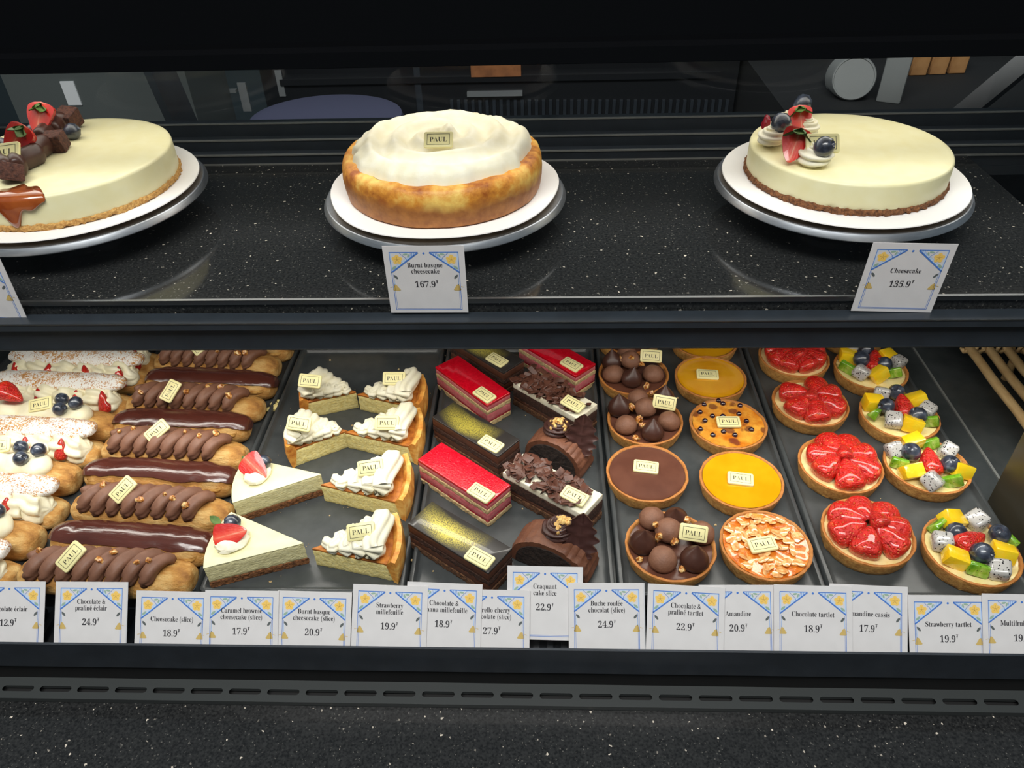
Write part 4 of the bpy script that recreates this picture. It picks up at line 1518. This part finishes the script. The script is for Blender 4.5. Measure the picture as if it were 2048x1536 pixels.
def smooth_cake(t, r, H, basem):
    g = G()
    lathe(g, [(0, 0.0003), (r + .0006, 0.0003), (r + .0014, .0015), (r + .0016, .0035), (r + .0010, .0055), (r - .0005, .0066), (0, .0066)], 260, jr=0.0026, jz=0.0022, sc=260, seed=3)
    ob('biscuit_base', g, basem, t)
    g = G()
    lathe(g, [(0, .0055), (r - .0005, .0055), (r, .0065), (r, H * .5), (r, H - .003), (r - .0006, H - .0012), (r - .002, H - .0003), (r - .006, H), (r * .7, H), (r * .4, H), (r * .15, H), (0, H)], 128, jr=0.0003, jz=0.0004, sc=30, seed=5)
    ob('cheesecake_body', g, 'cheesecake', t)


# cake at the left edge
t = thing('caramel_brownie_cheesecake', 'pale cheesecake with caramel drip, brownie cubes and strawberries at the left edge', 'cake', (-0.497, 0.750, z1))
smooth_cake(t, 0.109, 0.0335, 'biscuit_light')
zt = z1 + 0.0335


def on_cake(t, px, py, dz):
    return loc_of(t, at(px, py, zt + dz))


for i in range(3):
    ME['brownie%d' % i] = rbox(0.021, 0.019, 0.017, 0.0016, 2, 0.0022, i + 3).mesh('brownie_cube', 'brownie')
for k, (x, y, dz, rx, rz_) in enumerate(((110, 284, .009, .1, .1), (136, 236, .012, .35, -.3), (22, 344, .010, -.3, .6))):
    inst('brownie_cube', ME['brownie%d' % k], t, on_cake(t, x, y, dz), (rx, .15 * k, rz_), 1.0)
for k, (x, y) in enumerate(((60, 318), (80, 300), (92, 272), (112, 258), (35, 330), (10, 335), (118, 246))):
    g = capsule(G(), 0.030, 0.017, 0.022, amp=0.0006, seed=k, nu=24, nv=20, flat=0.05)
    p = on_cake(t, x, y, .008)
    ob('ganache_dollop', g, 'ganache', t, loc=(p.x, p.y, 0.0335), rot=(0, 0, R(70 + 14 * k)))
for k, (x, y, a) in enumerate(((30, 281, -125), (78, 238, -100))):
    p = on_cake(t, x, y, .024)
    o = inst('strawberry_half', ME['cut%d' % k], t, mw=M.Translation(p) @ facing(-a, 38, 0.98) if False else M.Translation(p) @ facing(a + 180, 35, 1.0))
    for q in range(5):
        aa = R(a + 180)
        n_ = V((cos(aa), sin(R(35)) * sin(aa), cos(R(35)) * sin(aa)))
        b_ = V((0, 0, 0.035))
        inst('sepal', ME['sepal'], o, b_, (R(-55), 0, R(q * 72)), 1.3)
for x, y in ((144, 263), (2, 292), (70, 262)):
    inst('blueberry', ME['blueberry'], t, on_cake(t, x, y, .008), (R(60), .3, x * .1), 1.35)
# caramel poured over the rim
g = G()
rows = []
dirs = loc_of(t, at(30, 400, zt))
a0 = math.atan2(dirs.y, dirs.x)
N = 60


def gs(u, c, w):
    return math.exp(-((u - c) / w) ** 2)


for i in range(N + 1):
    u = i / N
    a = a0 - 0.30 + 0.52 * u
    ed = sin(pi * u) ** 0.35
    dl = (0.004 + 0.022 * gs(u, 0.40, 0.15) + 0.006 * gs(u, 0.76, 0.12)) * ed + 0.0003
    th_ = 0.0022 * ed + 0.0003
    inn = 0.004 + 0.024 * sin(pi * u) ** 0.6 + 0.003 * sin(u * 17)
    row = []
    for r_, z_ in ((0.109 - inn, .0334), (0.109 - inn + .0015, .0335 + th_ * .8), (0.109 - inn * .5, .0336 + th_ * .9), (0.1060, .0336 + th_ * .8), (0.1088 + th_ * .5, .0328 + th_ * .5), (0.1094 + th_, .0305), (0.1094 + th_, .0305 - dl * .4), (0.1094 + th_ * 1.2, .0305 - dl * .75), (0.1094 + th_ * 1.1, .0305 - dl * .95), (0.1092, .0303 - dl)):
        row.append((r_ * cos(a), r_ * sin(a), z_))
    rows.append(row)
ob('caramel_drip', g.grid(rows, False), 'caramel', t, sharp=180)
plaque(t, at(8, 305, zt + .020), 7, 42, scale=1.15)

# middle cake
t = thing('burnt_cheesecake', 'whole burnt cheesecake topped with a thick swirl of whipped cream', 'cake', (-0.100, 0.7385, z2))
g = G()
rr_ = 0.0995
rows = []
for r, z in ((0, .0002), (rr_ - .004, .0002), (rr_ - .0015, .002), (rr_, .012), (rr_ + .0006, .022), (rr_, .030), (rr_ - .002, .0355), (rr_ - .005, .0378), (rr_ - .010, .0385), (rr_ - .02, .0372), (rr_ - .04, .037), (0, .037)):
    row = []
    for j in range(160):
        a = 2 * pi * j / 160
        p = V((r * cos(a), r * sin(a), z))
        k = 1 + (0.012 * nz(p, 35, 4) + 0.005 * nz((cos(a) * .1, sin(a) * .1, 0), 260, 8)) * (1 if r > .08 else 0)
        row.append((p.x * k, p.y * k, max(0.0002, z + (0.0022 * nz(p, 45, 1) if z > .028 else 0))))
    rows.append(row)
ob('cake_body', g.grid(rows, True), 'basque_whole', t)
g = G()
rows = []
NR, NA = 44, 150
for i in range(NR + 1):
    f = i / NR
    row = []
    for j in range(NA):
        a = 2 * pi * j / NA
        Ro = 0.0885 + 0.005 * nz((cos(a), sin(a), 0), 2.2, 3) + 0.004 * nz((cos(a), sin(a), 0), 7, 5) + 0.0016 * nz((cos(a), sin(a), 0), 18, 1)
        r = Ro * f
        sp = sin(2 * pi * r / 0.026 - a + 1.0 * nz((r * cos(a), r * sin(a), 0), 22, 2))
        h = 0.0150 * (1 - f ** 14) ** 0.6 if f < 1 else 0
        ed = min(1, (1 - f) * 6)
        h += (0.0040 * sp + 0.0024 * nz((r * cos(a), r * sin(a), 0), 38, 6) + 0.0007 * nz((r * 90, a * 2, 0), 1.0, 9) + 0.0012 * nz((r * cos(a), r * sin(a), 0), 150, 9) * f) * ed
        h += 0.006 * math.exp(-((r - 0.012) / 0.010) ** 2) * max(0, sin(a + 0.6 + r * 90)) * ed
        row.append((r * cos(a), r * sin(a), 0.0375 + max(h, -0.001)))
    rows.append(row)
ob('whipped_cream', g.grid(rows, True), 'whipped', t, sharp=80)
plaque(t, at(877, 280, z2 + .061), 0, 40, scale=1.0)

# right-hand cake
t = thing('white_cheesecake', 'whole white cheesecake with strawberries, blueberries and cream rosettes', 'cake', (0.305, 0.749, z3))
H3 = 0.0300
smooth_cake(t, 0.0955, H3, 'biscuit_dark')
zt = z3 + H3
for k, (x, y, s, dz) in enumerate(((1547, 285, 1.15, 0), (1632, 322, 1.2, 0), (1610, 262, 1.0, 0), (1572, 248, 0.9, 0.004))):
    p = loc_of(t, at(x, y, zt + .004))
    inst('cream_rosette', ME['rosette'], t, (p.x, p.y, H3 - .0015), (0, 0, k * 1.1), s)
for k, (x, y, a, s) in enumerate(((1590, 290, 68, 1.0), (1602, 240, 95, 0.85))):
    p = loc_of(t, at(x, y, zt + .017))
    o = inst('strawberry_half', ME['cut%d' % k], t, mw=M.Translation(p) @ facing(a, 40, s))
    for q in range(5):
        inst('sepal', ME['sepal'], o, (0, 0, 0.035), (R(-50), 0, R(q * 72 + 20)), 1.55)
for x, y, dz in ((1562, 246, .024), (1648, 294, .021), (1605, 207, .014)):
    inst('blueberry', ME['blueberry'], t, loc_of(t, at(x, y, zt + dz)), (R(50), .4, x * .13), 1.5)
p = loc_of(t, at(1532, 248, zt + .010))
ob('jam_smear', blob(0.006, 0.3, 2, 3, 10, 14, 0.7, 0.9, 1.5), 'jam', t, loc=p)
plaque(t, at(1645, 287, zt + .020), 0, 48, scale=1.12)

# ------------------------------------------------------------------ price tags
TW, THT = 0.070, 0.067
g = G()
Z1, Z2, Z3, Z4 = .00030, .00036, .00042, .00048


def T2(u, v, z):                 # card coordinates: u to the right, v down from the top edge, both 0..1
    return ((u - 0.5) * TW, (1 - v) * THT, z)


def seg(g, a, b, w, z, m):
    A, B = V(T2(a[0], a[1], z)), V(T2(b[0], b[1], z))
    d = (B - A).normalized()
    n = V((-d.y, d.x, 0)) * w / 2
    g.poly([A - n, B - n, B + n, A + n], m)


def petal(g, c, a, l, w, z, m, n=10):
    pts = []
    C0 = V(T2(c[0], c[1], z))
    for i in range(n):
        q = 2 * pi * i / n
        x, y = l / 2 + l / 2 * cos(q), w / 2 * sin(q)
        pts.append(C0 + V((x * cos(a) - y * sin(a), x * sin(a) + y * cos(a), 0)))
    g.poly(pts, m)


for mir in (False, True):
    def mu(u):
        return 1 - u if mir else u

    def sg(a, b, w, z, m):
        seg(g, (mu(a[0]), a[1]), (mu(b[0]), b[1]), w, z, m)
    tri = [T2(mu(.08), .09, Z1), T2(mu(.42), .09, Z1), T2(mu(.08), .37, Z1)]
    g.poly(tri if mir else tri[::-1], 1)
    tri = [T2(mu(.095), .105, Z2), T2(mu(.36), .105, Z2), T2(mu(.095), .325, Z2)]
    g.poly(tri if mir else tri[::-1], 6)
    sg((.075, .09), (.43, .09), .0007, Z3, 0)
    sg((.077, .085), (.077, .95), .00045, Z3, 0)
    sg((.094, .40), (.094, .94), .00025, Z3, 0)
    sg((.43, .095), (.075, .385), .0012, Z3, 0)
    for q in (.36, .385, .34):
        sg((q, .09), (q - .01, .15), .0003, Z3, 0)
    sg((.20, .10), (.27, .17), .0004, Z3, 0)
    sg((.27, .17), (.285, .205), .0004, Z3, 0)
    fc_ = (mu(.165), .195)
    for k in range(5):
        a = 2 * pi * k / 5 + 0.3
        petal(g, fc_, a, .0048, .0040, Z3 + k * 4e-6, 2)
    for k in range(5):
        a = 2 * pi * k / 5 + 0.3
        B0 = V(T2(fc_[0], fc_[1], Z4))
        d_ = V((cos(a), sin(a), 0))
        n_ = V((-d_.y, d_.x, 0)) * .00009
        g.poly([B0 - n_, B0 + d_ * .003 - n_, B0 + d_ * .003 + n_, B0 + n_], 3)
    petal(g, (mu(.09), .335), R(140 if mir else 40), .0050, .0022, Z3, 4)
    petal(g, (mu(.24), .125), R(170 if mir else 10), .0045, .0018, Z3, 4)
    petal(g, (mu(.30), .165), R(110 if mir else 70), .0036, .0016, Z3, 4)
    petal(g, (mu(.10), .42), R(-130 if mir else -50), .0050, .0022, Z3, 5)
    sg((.097, .46), (.10, .57), .0006, Z3, 1)
    bl = [T2(mu(.095), .56, Z3), T2(mu(.12), .57, Z3), T2(mu(.165), .645, Z3), T2(mu(.15), .655, Z3), T2(mu(.075), .655, Z3), T2(mu(.07), .64, Z3)]
    g.poly(bl[::-1] if not mir else bl, 7)
    sg((.035, .605), (.07, .595), .0004, Z3, 7)
seg(g, (.077, .95), (.923, .95), .00045, Z3, 0)
seg(g, (.094, .935), (.906, .935), .00025, Z3, 0)
pts = [V(T2(.5, .105, Z3)) + V((.0010 * cos(2 * pi * i / 14), .0010 * sin(2 * pi * i / 14), 0)) for i in range(14)]
g.poly(pts, 0)
ME['ornament'] = g.mesh('printed_border', ['blue_ink', 'pale_blue_ink', 'yellow_ink', 'brown_ink', 'green_ink', 'grey_leaf_ink', 'card', 'bell_ink'])
# every printed face must look out of the card
for pl_ in ME['ornament'].polygons:
    if pl_.normal.z < 0:
        pl_.flip()
g = G().box(-TW / 2, TW / 2, 0, THT, -.00025, .00025)
ME['card'] = g.mesh('card', 'card')
ME['sleeve'] = G().box(TW / 2 - .001, TW / 2 + .0046, 0, THT, -.0004, .0003).mesh('clear_sleeve', 'clear_sleeve')


def price_tag(tl, tr, lines, price, label, order=0, lean=42, P0=(0, .4205, .010), group='price tags along the front rail', sleeve=False):
    a = R(lean)
    n = V((0, -cos(a), sin(a)))
    u = V((0, sin(a), cos(a)))
    P = V(P0) + n * (.0011 * order)
    A, B = hit(tl[0], tl[1], P, n), hit(tr[0], tr[1], P, n)
    ex = (B - A).normalized()
    ey = n.cross(ex).normalized()
    org = (A + B) / 2 - ey * THT
    o = bpy.data.objects.new('price_tag', ME['card'])
    C.objects.link(o)
    o.matrix_world = M(((ex.x, ey.x, n.x, org.x), (ex.y, ey.y, n.y, org.y), (ex.z, ey.z, n.z, org.z), (0, 0, 0, 1)))
    tag(o, label, 'price tag', group)
    inst('printed_border', ME['ornament'], o)
    g = G()
    if len(lines) == 2:
        ys, yp = (.305, .395), .600
    else:
        ys, yp = (.415,), .620
    for s, v in zip(lines, ys):
        text(g, s, 0, (1 - v) * THT, .0066, xs=0.80, z=.00055, off=-0.006)
    if not lines:
        return o
    w = text(g, price, -.0012, (1 - yp) * THT, .0086, xs=0.88, z=.00055, off=-0.007)
    text(g, '\u20ae', -.0012 + w / 2 + .0016, (1 - yp + .055) * THT, .0044, xs=0.75, z=.00055, off=0.004)
    l_ = ob('lettering', g, 'ink', o)
    if sleeve:
        inst('clear_sleeve', ME['sleeve'], o)
    return o


def pt(tl, tr, lines, price, order, sleeve=False):
    price_tag(tl, tr, lines, price, 'price tag reading %s %s' % (' '.join(lines), price), order, sleeve=sleeve)


pt((-53, 1162), (93, 1163), ['Chocolate éclair'], '12.9', 2)
pt((116, 1163), (253, 1164), ['Chocolate &', 'praliné éclair'], '24.9', 2, True)
pt((279, 1181), (414, 1184), ['Cheesecake (slice)'], '18.9', 2)
pt((414, 1180), (555, 1182), ['Caramel brownie', 'cheesecake (slice)'], '17.9', 3)
pt((558, 1181), (702, 1185), ['Burnt basque', 'cheesecake (slice)'], '20.9', 2)
pt((709, 1168), (854, 1173), ['Strawberry', 'millefeuille'], '19.9', 4)
pt((817, 1163), (963, 1169), ['Chocolate &', 'banana millefeuille'], '18.9', 3)
pt((912, 1178), (1057, 1181), ['Morello cherry', 'chocolate (slice)'], '27.9', 2)
pt((1018, 1131), (1163, 1134), ['Craquant', 'cake slice'], '22.9', 0, True)
pt((1141, 1166), (1284, 1166), ['Buche roulée', 'chocolat (slice)'], '24.9', 2, True)
pt((1296, 1167), (1450, 1175), ['Chocolate &', 'praliné tartlet'], '22.9', 3)
pt((1402, 1170), (1547, 1170), ['Amandine'], '20.9', 1)
pt((1548, 1169), (1703, 1173), ['Chocolate tartlet'], '18.9', 3)
pt((1656, 1167), (1818, 1174), ['Amandine cassis'], '17.9', 1)
pt((1819, 1190), (1970, 1191), ['Strawberry tartlet'], '19.9', 2)
pt((1968, 1187), (2118, 1190), ['Multifruit tartlet'], '19.9', 3)
UPK = dict(lean=0, P0=(0, .5775, .25), group='price tags on the cake shelf')
price_tag((-158, 512), (-1, 516), [], '', 'price tag below the caramel topped cheesecake, only its corner in view', **UPK)
price_tag((768, 492), (923, 491), ['Burnt basque', 'cheesecake'], '167.9', 'price tag reading Burnt basque cheesecake 167.9', **UPK)
price_tag((1746, 485), (1918, 488), ['Cheesecake'], '135.9', 'price tag reading Cheesecake 135.9', **UPK)

# ------------------------------------------------------------------ rattan basket at the right
pb = at(1935, 700, 0.02)
t = thing('rattan_basket', 'pale rattan basket tray of round canes at the right edge', 'basket', (pb.x, pb.y, -0.012))
zc = 0.032
for k in range(5):
    x = 0.004 + 0.0235 * k
    path = [(x, 0.005 - 0.30 * i / 14, zc + 0.0006 * sin(i * 1.3 + k)) for i in range(15)]
    ob('cane', rope(G(), path, 0.0056, 2, 0.0, 0, 14), 'rattan', t)
path = [(-0.006 + 0.0016 * i, 0.004 + 0.0052 * sin(i * 1.1), zc + 0.0052 * cos(i * 1.1)) for i in range(80)]
ob('woven_edge', rope(G(), path, 0.0028, 2, 0.0, 0, 10), 'rattan_wrap', t)
path = [(-0.006 + 0.0016 * i, 0.010 + 0.0052 * cos(i * 1.1 + 1), zc + 0.003 + 0.0052 * sin(i * 1.1)) for i in range(80)]
ob('woven_edge', rope(G(), path, 0.0028, 2, 0.0, 0, 10), 'rattan_wrap', t)
g = G()
for k in range(2):
    yy = -0.02 - 0.2 * k
    lathe(g, [(0, 0), (.005, 0), (.005, zc - .005), (0, zc - .005)], 12, cx=0.05, cy=yy)
ob('foot', g, 'rattan', t)

# ------------------------------------------------------------------ crumbs
rnd = random.Random(3)
g = G()
for k in range(150):
    if k < 110:
        x, y = rnd.uniform(-0.33, 0.06), rnd.uniform(0.46, 0.84)
    else:
        x, y = rnd.uniform(-0.5, 0.47), rnd.uniform(0.46, 0.84)
    b = blob(rnd.choice((0.0004, 0.0005, 0.0006, 0.0009, 0.0014)), 0.5, 2, k, 4, 6)
    o = len(g.v)
    g.v += [(v[0] + x, v[1] + y, v[2] + 0.0004) for v in b.v]
    g.f += [[o + i for i in f] for f in b.f]
    g.m += b.m
tag(ob('crumbs', g, 'sponge_light'), 'pale pastry crumbs scattered over the black trays', 'crumbs', kind='stuff')
p = at(548, 808, 0.002)
g = G()
for k, (dx, dy, r_) in enumerate(((0, 0, .004), (.005, -.008, .005), (-.004, -.011, .004), (.004, .006, .003))):
    b = blob(r_, 0.5, 2, k + 40, 8, 10, 1.2, 1, 0.7)
    o = len(g.v)
    g.v += [(v[0] + dx, v[1] + dy, v[2] + r_ * .5) for v in b.v]
    g.f += [[o + i for i in f] for f in b.f]
    g.m += b.m
tag(ob('pastry_crumb', g, 'basque_crumb', loc=(p.x, p.y, 0)), 'larger yellow crumb lying between the éclairs and the rear burnt cheesecake slice', 'crumb')

# ------------------------------------------------------------------ behind the case
FZ = -0.95
def struct(name, g, m_):
    o = ob(name, g, m_)
    o['kind'] = 'structure'
    return o


struct('floor', G().box(-4, 4, -2.5, 3.2, FZ - 0.05, FZ), 'floor_dark')
struct('wall_back', G().box(-4, 4, 3.2, 3.25, FZ, 1.9), 'wall_paint')
struct('wall_front', G().box(-4, 4, -2.55, -2.5, FZ, 1.9), 'wall_paint')


def bhit(px, py, Y):
    d = ray(px, py)
    return EYE + d * (Y / d.y)


# low back counter with a dark front, vent slots and a bar handle
t = thing('back_counter', 'dark low counter behind the case with a bar handle and vent slots', 'counter', (0.0, 1.75, FZ))
y0 = 1.50 - 1.75
ob('body', G().box(-0.54, 0.37, y0, 0.25, 0, 1.30), 'cabinet_dark', t)


def onface(name, px0, py0, px1, py1, d, m_):
    a, b = bhit(px0, py0, 1.5), bhit(px1, py1, 1.5)
    return ob(name, G().box(min(a.x, b.x), max(a.x, b.x), y0 - d, y0 + 0.001, min(a.z, b.z) - FZ, max(a.z, b.z) - FZ), m_, t)


onface('bar_handle', 935, 190, 1045, 180, .012, 'handle_grey')
g = G()
for k in range(40):
    a = bhit(905 + k * 14, 222, 1.499)
    g.box(a.x - .003, a.x + .003, y0 - .006, y0 + .0005, a.z - FZ - .022, a.z - FZ + .022)
ob('vent_slots', g, 'black_metal', t)
onface('counter_edge', 560, 158, 1440, 154, .006, 'cabinet_dark')
onface('drawer_edge', 488, 222, 491, 165, .003, 'handle_grey')
onface('drawer_edge', 560, 192, 562, 140, .003, 'handle_grey')
onface('drawer_pull', 450, 183, 474, 177, .010, 'handle_grey')
onface('brown_panel', 943, 152, 1042, 128, .008, 'brown_card')
onface('door_gap', 837, 240, 839, 135, .002, 'black_metal')

p = bhit(650, 222, 1.30)
t = thing('stool', 'grey violet rounded stool seat seen behind the middle of the case', 'stool', (p.x, p.y, FZ))
hs = p.z - FZ - 0.005
g = G()
lathe(g, [(0, hs - .03), (.12, hs - .03), (.135, hs - .018), (.13, hs - .004), (.11, hs), (0, hs)], 48)
g.v = [(x, y * 0.9, z) for x, y, z in g.v]
ob('seat', g, 'seat_violet', t)
ob('column', lathe(G(), [(0, 0.02), (.02, 0.02), (.02, hs - .031), (0, hs - .031)], 20), 'steel_trim', t)
ob('base', lathe(G(), [(0, 0), (.16, 0), (.16, .012), (.02, .03), (0, .03)], 40), 'steel_trim', t)

p = bhit(235, 195, 1.32)
t = thing('grey_cabinet', 'grey cabinet front behind the cake at the left', 'cabinet', (p.x, p.y + .1, FZ))
ob('body', G().box(-.19, .13, -.1, .07, 0, p.z - FZ + .06), 'cabinet_grey', t)
q = bhit(140, 188, 1.315)
ob('paper_note', G().box(q.x - p.x - .012, q.x - p.x + .012, -.1025, -.0995, q.z - FZ - .02, q.z - FZ + .02), 'plastic_white', t)


def leaning(name, label, cat, a, b, Y, r):
    p, q = bhit(a[0], a[1], Y), bhit(b[0], b[1], Y)
    d = (p - q).normalized()
    low = q - d * ((q.z - FZ) / d.z)
    top = p + d * 0.25
    tag(ob(name, rope(G(), [V((0, 0, 0)), top - low], r, 2, 0, 0, 4), 'black_metal', loc=low), label, cat)


leaning('leaning_post', 'black slanting post behind the cake at the left', 'post', (318, 140), (372, 262), 1.12, 0.024)
leaning('slanting_bar', 'black slanting bar behind the right end of the shelf', 'bar', (2045, 130), (1885, 262), 1.095, 0.018)

ZB = 0.20
pm('shelf_back_dark', (20, 22, 24), None, rough=0.85)
t = thing('side_counter', 'dark counter behind the right-hand cake, carrying a cup, a carton and blocks', 'counter', (0.80, 1.35, FZ))
ob('body', G().box(-.42, .40, -.22, .45, 0, ZB - FZ), 'shelf_back_dark', t)
p = at(1702, 206, ZB)
g = G()
lathe(g, [(0, .0015), (.029, .0015), (.030, 0), (.0315, 0), (.0330, .002), (.0355, .060), (.0370, .062), (.0370, .066), (.0345, .066), (.031, .008), (0, .006)], 48)
tag(ob('paper_cup', g, 'plastic_grey', loc=(p.x, p.y + .012, ZB + .0345), rot=(R(-104), 0, R(-14))), 'grey white cup on its side, round base outwards, behind the berry topped cheesecake', 'cup')
p = at(1786, 208, ZB)
tag(ob('white_carton', rbox(0.036, 0.035, 0.12, 0.003, 2), 'plastic_grey', loc=(p.x, p.y + .02, ZB + .060), rot=(0, 0, R(-25))), 'narrow white carton behind the right-hand cheesecake', 'carton')
for k in range(3):
    p = at(1822 + 38 * k, 142 - 2 * k, ZB)
    tag(ob('wooden_block', rbox(0.030, 0.06, 0.045, 0.002, 1), 'wood_tan', loc=(p.x, p.y, ZB + .0225)), ('left', 'middle', 'right')[k] + ' tan wooden block of the row beyond the white carton', 'block', 'wooden blocks behind the case')
t = thing('side_shelf', 'dark shelf carrying a rolled black cloth beyond the right end of the granite shelf', 'shelf', (0.72, 0.80, -0.012))
hb = 0.142 + 0.012
ob('shelf_board', G().box(-.19, .22, -.17, .17, hb - .012, hb), 'cabinet_grey', t)
ob('support', G().box(0.0, .16, -.10, .10, 0, hb - .0121), 'cabinet_dark', t)
tag(ob('rolled_cloth', capsule(G(), 0.16, 0.07, 0.06, amp=0.003), 'black_metal', loc=(0.645, 0.80, 0.142), rot=(0, 0, R(80))), 'black rolled cloth on the side shelf at the right edge', 'cloth')
